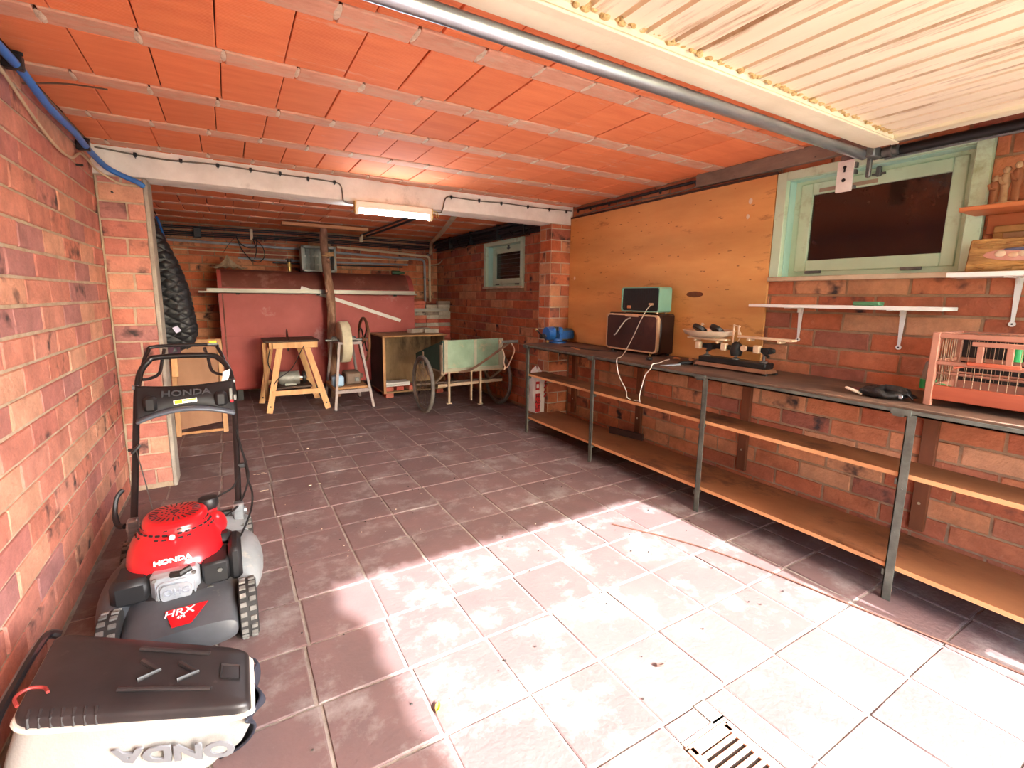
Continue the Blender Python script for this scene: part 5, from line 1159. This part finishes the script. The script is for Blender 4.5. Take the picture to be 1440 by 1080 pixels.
obj('throttle_lever', MB().box(.188,.204,.690,.705,.74,.81,.003).box(.206,.222,.686,.70,.745,.775,.003), M_greysteel, cn); obj('throttle_knob', MB().box(.190,.206,.676,.692,.735,.75,.003), M_mred, cn)
o = obj('paper_tag', MB().surf(lambda u, v: (.165+.035*u-.03*v*v, .80-.02*v, .885-.085*v+.012*u), 4, 8), M_letw, hn, solid=.001); o['label'] = 'white paper tag'
for s in (-.212,.206): obj('handle_bolt', MB().cyl((s*1.07,.80,.83),(s*.93,.80,.83),.012,n=10), M_galv, hn)
obj('height_lever', MB().tube(smooth_path([(-.235,.335,.30),(-.262,.36,.30),(-.275,.40,.34),(-.268,.43,.40),(-.245,.44,.43)],5),[.012]*10+[.010]*11,n=8), M_blackp, mw)
obj('pivot_bracket', MB().box(-.225,-.185,.30,.35,.235,.33,.006).cyl((-.23,.33,.29),(-.18,.33,.29),.016,n=10), M_galv, mw); obj('pivot_bracket', MB().box(.170,.215,.30,.35,.225,.32,.006).cyl((.165,.33,.275),(.225,.33,.275),.016,n=10), M_galv, mw)
rg = obj('rope_guide', MB().tube(smooth_path([(-.235,.60,.565),(-.21,.585,.57),(-.19,.575,.59),(-.22,.57,.555)],4),.008,n=8), M_blackp, mw)
obj('starter_rope', MB().tube([(-.205,.575,.57),(-.15,.36,.46),(-.115,.20,.405)],.0025,n=5), M_greysteel, mw)
for p in ([(.206,.62,.60),(.222,.56,.52),(.24,.50,.45),(.245,.44,.40),(.225,.40,.34),(.19,.30,.31),(.13,.20,.31)],[(.21,.60,.58),(.235,.53,.46),(.24,.45,.39),(.255,.38,.33),(.24,.30,.27),(.19,.10,.25),(.16,.04,.29)],[(.20,.45,.40),(.17,.42,.36),(.10,.40,.33),(.06,.36,.28)]):
    obj('control_cable', MB().tube(smooth_path(p,6),.005,n=6), M_blackcable, mw)
obj('cable_clip', MB().box(.20,.235,.49,.51,.43,.455,.004), M_blackp, mw)

# ---------------------------------------------------------------- grass catcher in front of the mower
gc = thing('grass_catcher', 'white fabric grass catcher bag with ridged black lid lying before mower', 'grass catcher', (-.27,1.43,0))
BL_, FL_, BR_, FR_ = Vector((-.495,1.716,.330)), Vector((-.500,1.385,.330)), Vector((-.020,1.467,.262)), Vector((-.024,1.232,.268))
def quad(s, t): return (BL_*(1-s)+BR_*s)*(1-t)+(FL_*(1-s)+FR_*s)*t
def lidp(s, t, h=0.0): p = quad(s, t); return Vector((p.x, p.y, p.z+h+.012*sin(pi*s)*sin(pi*t)))
def lid(u, v):
    # u,v in 0..1 with the outer rows bent down
    def e(q): return (0, -.045) if q <= 0 else ((.0,-.018) if q < .02 else ((.018,0) if q < .06 else None))
    return None
mb = MB(); N = 26; rows = []
ring = rrect(0,1,0,1,.10,6)
def ringp(k, inset, h):
    cx, cy = .5, .5; s = cx+(ring[k][0]-cx)*(1-inset); t = cy+(ring[k][1]-cy)*(1-inset); p = lidp(s,t); return (p.x,p.y,p.z+h)
m = len(ring); vs = []; levels = [(-.02,-.034),(0,-.030),(0,-.012),(.015,-.004),(.05,0),(.25,0),(.5,0),(.75,0),(.95,0)]
for ins, h in levels:
    for k in range(m): vs.append(ringp(k, ins, h))
fs = []
for j in range(len(levels)-1):
    for k in range(m): l = (k+1) % m; fs.append((j*m+k, j*m+l, (j+1)*m+l, (j+1)*m+k))
fs.append(tuple(range((len(levels)-1)*m, len(levels)*m)))
M_lid = mat('scuffed_black_lid', (46,42,42), (32,30,31), scale=9, rough=.42, c3=(84,76,72), s3=12, t3=.68)
ld = obj('lid', mb.add(vs, fs), M_lid, gc, world=True, ang=50)
def ridge(pts, r): return MB().tube([lidp(s,t,.002) for s, t in pts], r, n=8)
for pts in ([(.45,.20),(.60,.20),(.80,.20)],[(.40,.76),(.60,.76),(.82,.76)]): obj('lid_ridge', ridge(pts,.006), M_lid, ld, world=True)
for s0 in (.48,.66): obj('chevron', ridge([(s0,.40),(s0+.085,.53),(s0-.005,.66)],.007), M_lid, ld, world=True)
mb = MB(); q = [lidp(.86,.36,.003),lidp(.955,.36,.003),lidp(.955,.60,.003),lidp(.86,.60,.003)]; c0 = sum(q, Vector())/4
mb.add([*q, *[p.lerp(c0,.45)-Vector((0,0,.014)) for p in q]], [(0,1,5,4),(1,2,6,5),(2,3,7,6),(3,0,4,7),(4,5,6,7)]); obj('finger_recess', mb, M_lid, ld, world=True)
for k in range(7): 
    s = .06+k*.045; obj('edge_rib', MB().tube([lidp(s,.92,.001),lidp(s+.004,.985,-.004),lidp(s+.004,1.0,-.03)],.004,n=6), M_lid, ld, world=True)
M_fab = mat('white_woven_fabric', (158,155,148), (142,139,132), scale=5, rough=.85, bump=.15, bscale=160)
M_dcloth = mat('dark_blue_cloth', (44,48,62), (32,34,46), scale=12, rough=.7, bump=.4, bscale=30)
BB = [Vector((-.50,1.66,.012)), Vector((-.50,1.28,.012)), Vector((-.06,1.50,.012)), Vector((-.10,1.385,.012))]
def low(s, t): return (BB[0]*(1-s)+BB[2]*s)*(1-t)+(BB[1]*(1-s)+BB[3]*s)*t
def fabp(k, v):
    a = Vector(ringp(k, .01, -.026)); s, t = ring[k]; b = low(s, t); p = a.lerp(b, v); p.z += .0
    o = (p-Vector((-.27,1.45,p.z))); o.z = 0
    return p + o.normalized()*(.028*sin(pi*v)+.006*sin(9*v+k*.9)*v)
vs = [fabp(k, v/9) for v in range(10) for k in range(m)]; fs = []
for j in range(9):
    for k in range(m): l = (k+1) % m; fs.append((j*m+k, j*m+l, (j+1)*m+l, (j+1)*m+k))
fs.append(tuple(range(9*m, 10*m)))
fb = obj('fabric_bag', MB().add(vs, fs), M_fab, gc, world=True, ang=60)
# piping round the lid, dark end cloth, frame tube, red hook
obj('piping', MB().tube([Vector(ringp(k,-.015,-.031)) for k in range(m)], .007, n=6, closed=True), mat('off_white_piping',(230,222,206),(212,204,188),rough=.6), fb, world=True)
def endc(u, v):
    t = u; p = quad(1.0, t); q = low(1.0, t); r = Vector((p.x,p.y,p.z-.03)).lerp(q, v); return (r.x+.030*sin(pi*v)+.012*sin(11*u+6*v)+.014*sin(pi*u), r.y-.005+.010*sin(8*v+5*u), r.z)
obj('end_cloth', MB().surf(endc, 22, 14), M_dcloth, gc, world=True, solid=.006)
obj('bottom_band', MB().tube([fabp(k,.93) + Vector((0,-.004,0)) for k in range(m//2-1, m-3)], .016, n=6), M_dcloth, gc, world=True)
fr = obj('frame_tube', MB().tube(smooth_path([BL_+Vector((.0,.03,-.03)), BL_+Vector((-.03,.01,-.015)), (BL_+FL_)/2+Vector((-.035,0,-.012)), FL_+Vector((-.03,0,-.015)), FL_+Vector((-.03,-.02,-.10)), FL_+Vector((-.02,-.0,-.28)), ],6),.012,n=8), M_tube, gc, world=True)
obj('hook', MB().tube(smooth_path([FL_+Vector((.010,.02,.015)), FL_+Vector((.0,.045,.022)), FL_+Vector((.018,.065,.022)), FL_+Vector((.045,.062,.015)), FL_+Vector((.058,.04,.014))],5),.004,n=8), mat('red_hook',(150,52,46),(128,40,36),rough=.5), gc, world=True)
# lettering lies upside down on the near side
i0 = m//2
e0, e1 = Vector(fabp(int(m*.60),.42)), Vector(fabp(m-5,.42))
sA = (FL_*.35+FR_*.65); lowA = low(.70,1.0); mid = lidp(.70,1.0,-.03).lerp(lowA,.30)
ux = (lidp(.3,1.0)-lidp(.95,1.0)).normalized(); uy = (lowA-lidp(.70,1.0,-.03)).normalized()
nrm = ux.cross(uy).normalized()
if nrm.y > 0: nrm = -nrm
T = frame(mid+Vector((0,-.034,-.004)), ux, uy)
text('bag_lettering', 'ONDA', .075, T @ Matrix.Translation((.005,-.008,0)), mat('grey_fabric_print',(126,128,132),(112,114,118),rough=.8), fb, bold=.003, sx=1.15, depth=.002).matrix_local = WM[gc.name].inverted()
# ---------------------------------------------------------------- beam fittings, cables, pipes
M_lampw = mat('lamp_white_enamel', (240,236,222), (230,224,206), scale=5, rough=.45)
M_tubeg = mat('fluorescent_tube', (248,248,240), (242,242,232), rough=.25, emit=((232,242,255), 32.0))
M_yelp = mat('yellowed_plastic', (226,196,120), (206,172,96), rough=.5)
fl = thing('fluorescent_lamp', 'white fluorescent batten lamp fixed to front face of the concrete beam', 'lamp', (1.17,3.76,1.92))
obj('housing', MB().box(.868,1.475,3.735,3.788,1.955,2.005,.006), M_lampw, fl, world=True)
obj('reflector', MB().prism([(3.788,1.955),(3.735,1.955),(3.745,1.945),(3.788,1.945)], 'x', .89, 1.455), mat('dusty_reflector',(172,150,122),(140,120,96),scale=8,rough=.6), fl, world=True)
obj('lamp_tube', MB().cyl((.895,3.755,1.927),(1.448,3.755,1.927),.0135,n=16), M_tubeg, fl, world=True)
for x0, x1 in ((.866,.892),(1.450,1.477)): obj('lampholder', MB().box(x0,x1,3.738,3.775,1.905,1.957,.004), M_lampw, fl, world=True)
obj('end_cap', MB().box(1.474,1.482,3.737,3.786,1.915,2.002,.003), M_yelp, fl, world=True); obj('end_cap', MB().box(.861,.869,3.737,3.786,1.915,2.002,.003), M_yelp, fl, world=True)
obj('starter_leads', MB().tube(smooth_path([(1.482,3.76,1.985),(1.52,3.755,1.98),(1.535,3.75,1.94)],4),.003,n=5).tube(smooth_path([(1.482,3.76,1.98),(1.51,3.75,1.96),(1.52,3.75,1.925)],4),.003,n=5), M_yelp, fl, world=True)
def cable(name, pts, r, m, label, cat='cable', clips=(), cm=None, k=6):
    t = thing(name, label, cat, tuple(pts[0]))
    obj('cable_run', MB().tube(smooth_path(pts,k), r, n=8), m, t, world=True)
    for (x, y, z, ax) in clips:
        mb = MB()
        if ax == 'y': mb.box(x-.009,x+.009,y-.014,y+.002,z-.012,z+.012,.003); mb.cyl((x,y-.016,z-.016),(x,y+.004,z-.016),.003,n=6)
        else: mb.box(x-.014,x+.002,y-.009,y+.009,z-.012,z+.012,.003); mb.cyl((x-.016,y,z-.016),(x+.004,y,z-.016),.003,n=6)
        obj('clip', mb, cm or M_blackp, t, world=True)
    return t
yb = 3.783
M_greycab = mat('grey_cable', (120,112,96), (98,90,76), rough=.6)
cable('beam_cable', [(-.62,yb,2.150),(-.3,yb,2.128),(0,yb,2.138),(.3,yb,2.130),(.6,yb,2.126),(.74,yb,2.120),(.775,yb,2.10),(.785,yb,2.05),(.79,yb,2.0),(.82,yb,1.985),(.865,yb-.01,1.982)], .005, M_greycab, 'grey cable clipped along left half of the concrete beam', 'cable', [(x,yb,2.133-.012*(x > .5),'y') for x in (-.43,-.20,0,.19,.37,.55,.73)])
cable('beam_cable', [(1.485,yb-.01,1.99),(1.56,yb,1.985),(1.585,yb,2.02),(1.60,yb,2.08),(1.625,yb,2.115),(1.68,yb,2.12),(1.95,yb,2.118),(2.2,yb,2.125),(2.5,yb,2.122),(2.8,yb,2.128),(2.93,yb,2.13)], .005, M_greycab, 'grey cable clipped along right half of the concrete beam', 'cable', [(x,yb,2.121,'y') for x in (1.66,1.92,2.14,2.42,2.66,2.86)])
cable('wall_cable', [(2.932,1.25,2.095),(2.932,1.7,2.12),(2.932,2.1,2.125),(2.932,2.6,2.13),(2.932,3.1,2.125),(2.932,3.7,2.13)], .011, M_blackcable, 'black cable clipped under the ceiling above the plywood', 'cable', [(2.93,y,2.118,'x') for y in (1.55,2.05,2.35,2.68,2.98,3.25,3.5,3.68)])
cable('wall_cable', [(2.932,1.75,2.075),(2.932,2.08,2.105),(2.932,2.5,2.085),(2.932,3.0,2.092),(2.932,3.72,2.075)], .005, M_greycab, 'thin sagging grey wire between black cable and plywood', 'wire')
single('ledge_strip', MB().box(2.922,2.946,1.765,3.786,2.0555,2.070,.002), mat('dark_ledge',(70,42,28),(52,30,20),scale=8,rough=.8), 'thin dark wooden strip along top edge of plywood', 'strip', loc=(2.934,2.77,2.0555))
# blue hose and pale flex in the upper left corner
M_bluehose = mat('blue_hose', (60,126,206), (46,108,188), scale=8, rough=.4)
bh = thing('blue_hose', 'bright blue hose clipped under the ceiling along the left wall', 'hose', (-.61,3.0,2.08))
obj('hose', MB().tube(smooth_path([(-.605,1.9,2.125),(-.605,2.3,2.115),(-.60,2.55,2.105),(-.60,2.85,2.075),(-.595,3.2,2.075),(-.59,3.5,2.055),(-.565,3.72,2.03),(-.50,3.765,2.00),(-.43,3.765,1.970),(-.405,3.78,1.952)],7),.0155,n=10), M_bluehose, bh, world=True)
for (x, y, z) in ((-.612,2.50,2.115),(-.608,3.42,2.065)): obj('hose_clip', MB().box(x-.026,x+.03,y-.018,y+.018,z-.022,z+.028,.004).tube(smooth_path([(x+.02,y,z+.03),(x+.03,y,z+.035),(x+.0,y,z+.038)],3),.006,n=6), M_blackp, bh, world=True)
cable('pale_flex', [(-.626,2.0,2.13),(-.626,2.4,2.07),(-.626,2.7,2.00),(-.626,3.0,1.955),(-.626,3.25,1.965),(-.622,3.45,2.03),(-.60,3.70,2.0),(-.52,3.775,1.955),(-.44,3.775,1.948)], .006, mat('beige_flex',(206,184,150),(182,158,124),rough=.6), 'pale beige flex drooping below the blue hose', 'cable')
cable('brown_wire', [(-.622,2.62,2.085),(-.50,2.66,2.125),(-.38,2.72,2.15)], .0035, mat('rusty_wire',(94,60,40),(70,44,30),rough=.7), 'thin rusty wire sticking up from the blue hose', 'wire')
for (x, y, z, lab) in ((-.634,3.36,1.955,'small rusty nail in left wall under the hose'),(-.56,3.782,1.90,'small black bolt head on the left pillar below hose')):
    single('wall_nail', MB().cyl((x,y,z),(x+(.03 if y < 3.5 else 0),y-(.0 if y < 3.5 else .02),z),.006,n=8), M_castblack, lab, 'nail', loc=(x,y,z))
cable('blue_hose', [(-.615,6.55,2.12),(-.61,6.75,2.06),(-.60,6.9,1.96),(-.60,7.0,1.90)], .014, M_bluehose, 'short end of blue hose hanging beside the coat in the rear', 'hose')
# pipework in the rear
M_pblack = mat('black_conduit', (40,40,44), (28,28,32), scale=5, rough=.4)
M_pgrey = mat('grey_conduit', (156,162,166), (130,136,142), scale=5, rough=.4, metal=.2)
M_pcream = mat('cream_conduit', (216,198,164), (190,170,136), scale=5, rough=.5)
pb = thing('conduit_bundle', 'bundle of black conduits running along top of the rear wall', 'pipe', (1.1,7.24,2.05))
for k, (z, y) in enumerate(((2.140,7.268),(2.118,7.265),(2.072,7.268),(2.050,7.265),(2.028,7.268))):
    obj('conduit', MB().tube([(-.63,y,z-.012),(.9,y,z+.010),(2.0,y,z),(2.84,y,z)],.0085,n=8), M_pblack, pb, world=True)
for x in (-.28,): obj('junction_box', MB().box(x-.04,x+.04,7.23,7.29,2.0,2.12,.006), M_pblack, pb, world=True)
for x in (.32,): obj('saddle', MB().box(x-.018,x+.018,7.245,7.29,2.005,2.15,.004), M_pcream, pb, world=True)
loops = []
for pts in ([(.14,7.20,2.05),(.18,7.17,1.95),(.27,7.15,1.90),(.36,7.16,1.92),(.37,7.18,2.03)],[(.14,7.20,2.04),(.19,7.16,1.88),(.26,7.14,1.78),(.30,7.10,1.72)],[(.34,7.18,2.02),(.43,7.15,1.93),(.45,7.13,1.80),(.38,7.10,1.72),(.30,7.08,1.735)],[(.33,7.18,2.02),(.36,7.15,1.88),(.33,7.10,1.76)]):
    loops.append(obj('loop', MB().tube(smooth_path(pts,8),.006,n=6), M_blackcable, pb, world=True))
obj('stray_wire', MB().tube(smooth_path([(.13,7.2,2.03),(.05,7.2,1.93),(-.02,7.2,1.82)],5),.003,n=5), M_blackcable, pb, world=True)
def pipe(label, pts, r, m, name='wall_pipe', clips=()):
    t = thing(name, label, 'pipe', tuple(pts[0])); obj('pipe_run', MB().tube(smooth_path(pts,6), r, n=10), m, t, world=True)
    for c in clips: obj('pipe_clip', MB().box(c[0]-.02,c[0]+.02,c[1]-.02,c[1]+.02,c[2]-.012,c[2]+.012,.003), M_greysteel, t, world=True)
pipe('grey conduit crossing rear wall and bending down near the corner', [(-.60,7.26,1.955),(.9,7.26,1.925),(2.0,7.26,1.885),(2.60,7.26,1.872),(2.69,7.26,1.862),(2.715,7.26,1.82),(2.72,7.26,1.70),(2.72,7.26,1.22)], .017, M_pgrey, clips=[(2.72,7.27,1.6)])
pipe('thin cream pipe below the grey conduit on rear wall', [(-.55,7.275,1.85),(.9,7.275,1.832),(2.46,7.275,1.85)], .008, M_pcream)
pipe('upper of two pale pipes low on rear wall behind the crate', [(.14,7.27,1.772),(.9,7.27,1.765),(2.45,7.27,1.782)], .014, M_pgrey)
pipe('lower dark pipe of the pair low on rear wall', [(.55,7.255,1.73),(.9,7.255,1.728),(2.36,7.255,1.742)], .011, M_pblack)
pipe('cream pipe dropping vertically in the right rear corner', [(1.4,7.25,1.985),(2.1,7.25,1.955),(2.70,7.24,1.925),(2.775,7.24,1.91),(2.795,7.24,1.86),(2.795,7.24,1.6),(2.795,7.24,1.22)], .018, M_pcream, clips=[(2.795,7.25,1.55),(2.795,7.25,1.95)])
pipe('bent beige hose pipe crossing the rear ceiling to the corner', [(2.80,7.20,1.96),(2.79,7.15,2.05),(2.70,6.90,2.095),(2.50,6.15,2.10),(2.30,5.45,2.10),(2.08,4.70,2.11),(1.97,4.33,2.12)], .026, mat('beige_pipe',(196,172,140),(168,144,112),rough=.5))
pipe('left of two thin black pipes slung under the rear ceiling', [(1.64,6.85,2.125),(1.70,5.9,2.135),(1.74,5.0,2.14),(1.76,4.4,2.145)], .012, M_pblack); pipe('right of two thin black pipes slung under the rear ceiling', [(1.72,6.85,2.12),(1.79,5.9,2.13),(1.83,5.0,2.14),(1.85,4.4,2.145)], .014, M_pblack)
pipe('thin cream pipe stub bending at the rear right corner', [(2.80,7.25,1.80),(2.85,7.24,1.795),(2.90,7.10,1.81),(2.915,7.0,1.86)], .009, M_pcream)
rb = thing('pipe_bundle', 'sooty bundle of dark pipes along right wall top in the rear', 'pipe', (2.88,5.6,2.05))
for k, (x, z, r) in enumerate(((2.915,2.145,.022),(2.875,2.130,.020),(2.910,2.095,.024),(2.880,2.060,.016),(2.925,2.040,.018),(2.905,2.005,.012))):
    obj('pipe_run', MB().tube([(x,4.02,z),(x,5.0,z-.004),(x,6.2,z+.003),(x,7.22,z-.004)], r, n=8), M_pblack, rb, world=True)
for y in (4.55,5.15,5.9,6.6): obj('pipe_clip', MB().box(2.85,2.945,y-.012,y+.012,1.99,2.165,.003), M_castblack, rb, world=True)
obj('hanging_loop', MB().tube(smooth_path([(2.85,6.3,2.10),(2.82,6.15,2.0),(2.83,5.95,1.97),(2.85,5.85,2.09)],6),.008,n=6).tube(smooth_path([(2.86,4.85,2.05),(2.84,4.7,1.985),(2.85,4.5,1.99),(2.86,4.4,2.04)],6),.007,n=6), M_blackcable, rb, world=True)
single('grey_lever_switch', MB().box(1.62,1.66,6.80,6.86,2.03,2.10,.004).cyl((1.64,6.80,2.05),(1.64,6.74,2.13),.012,n=8), M_pcream, 'small cream pipe fitting hanging by the rear ceiling plank', 'fitting', loc=(1.64,6.83,2.03))
# ---------------------------------------------------------------- on the floor
M_iron = mat('rusty_drain_iron', (196,150,124), (166,118,94), scale=14, rough=.7, bump=.3, bscale=60)
dr = thing('floor_drain', 'small rusty slotted drain grate set into the tiled floor', 'drain', (1.15,.65,0))
obj('drain_pit', MB().box(1.066,1.242,.556,.745,-.0049,-.0040), M_castblack, dr, world=True)
obj('surround', MB().box(1.060,1.070,.552,.750,-.005,.002).box(1.238,1.248,.552,.750,-.005,.002).box(1.060,1.248,.745,.755,-.005,.002).box(1.060,1.248,.546,.556,-.005,.002), M_iron, dr, world=True)
obj('grate_rim', MB().box(1.070,1.084,.556,.745,-.004,.003,.001).box(1.224,1.238,.556,.745,-.004,.003,.001).box(1.07,1.238,.722,.745,-.004,.003,.001), M_iron, dr, world=True)
for k in range(7): obj('grate_bar', MB().box(1.083,1.226,.562+k*.0235,.575+k*.0235,-.004,.004,.002), M_iron, dr, world=True)
obj('cement_patch', MB().box(1.205,1.256,.765,.838,-.005,.0).box(1.066,1.256,.757,.772,-.005,.0), M_grout, dr, world=True)
single('loose_wire', MB().tube(smooth_path([(1.831,1.894,.005),(1.91,1.76,.004),(1.993,1.625,.004),(2.097,1.391,.004),(2.173,1.103,.004),(2.216,.878,.004),(2.276,.601,.004),(2.328,.339,.004),(2.36,.1,.004),(2.38,-.3,.004)],6),.004,n=6), mat('brown_cord_rubber',(110,70,52),(84,54,42),rough=.7), 'thin dark cord lying along the sunlit floor beside the bench', 'cord', loc=(2.1,1.2,0))
def leaf(L, wd, m, lab, x, y, rz, z=.0):
    o = single('fallen_leaf', MB().surf(lambda u, v: ((u-.5)*L, (v-.5)*wd*sin(pi*min(max(u,.02),.98))**.7, .003+.010*(abs(2*v-1))**2+.006*u), 8, 5), m, lab, 'leaf', solid=.0012); o.location = (x,y,z); o.rotation_euler = (0,0,rz); return o
leaf(.032,.016, mat('yellow_leaf',(226,186,70),(206,160,50),rough=.6), 'tiny yellow leaf on the sunlit tiles', *(.483,1.235), 1.0)
leaf(.05,.028, mat('orange_leaf',(214,136,84),(190,108,60),rough=.7), 'orange dry leaf by a bench leg on floor', 2.47,.80, .3)
leaf(.028,.010, mat('dark_leaf',(92,64,52),(70,48,40),rough=.7), 'dark dry leaf scrap near the floor drain', 1.235,1.005, -.6)
M_crumb = mat('floor_crumbs', (60,52,48), (40,36,34), rough=.9)
random.seed(77); mb = MB()
for k in range(150):
    x, y = random.uniform(.10,2.35), random.uniform(.9,5.3); r = random.uniform(.0015,.006); mb.ell((x,y,r*.6+.0012), r, r*random.uniform(.5,1), r*.6, n=5, m=3)
o = obj('scattered_grit', mb, M_crumb); o['kind'] = 'stuff'; o['label'] = 'scattered dark crumbs and grit on the tiles'; o['category'] = 'debris'
mb = MB()
for k in range(60):
    x, y = random.uniform(.10,1.7), random.uniform(2.1,5.2); r = random.uniform(.001,.004); mb.ell((x,y,r*.6+.0012), r, r, r*.6, n=5, m=3)
for (x, y) in ((.12,3.75),(.45,4.2),(.42,3.35),(.95,4.35),(.15,3.4)):
    for k in range(4): mb.ell((x+random.uniform(-.05,.05),y+random.uniform(-.01,.01),.002), random.uniform(.005,.016), .004, .0015, n=6, m=3)
o = obj('lime_specks', mb, M_filler); o['kind'] = 'stuff'; o['label'] = 'white lime specks on the rear floor joints'; o['category'] = 'debris'
for (x, y, z, lab) in ((.745,3.735,.0,''),):
    pass
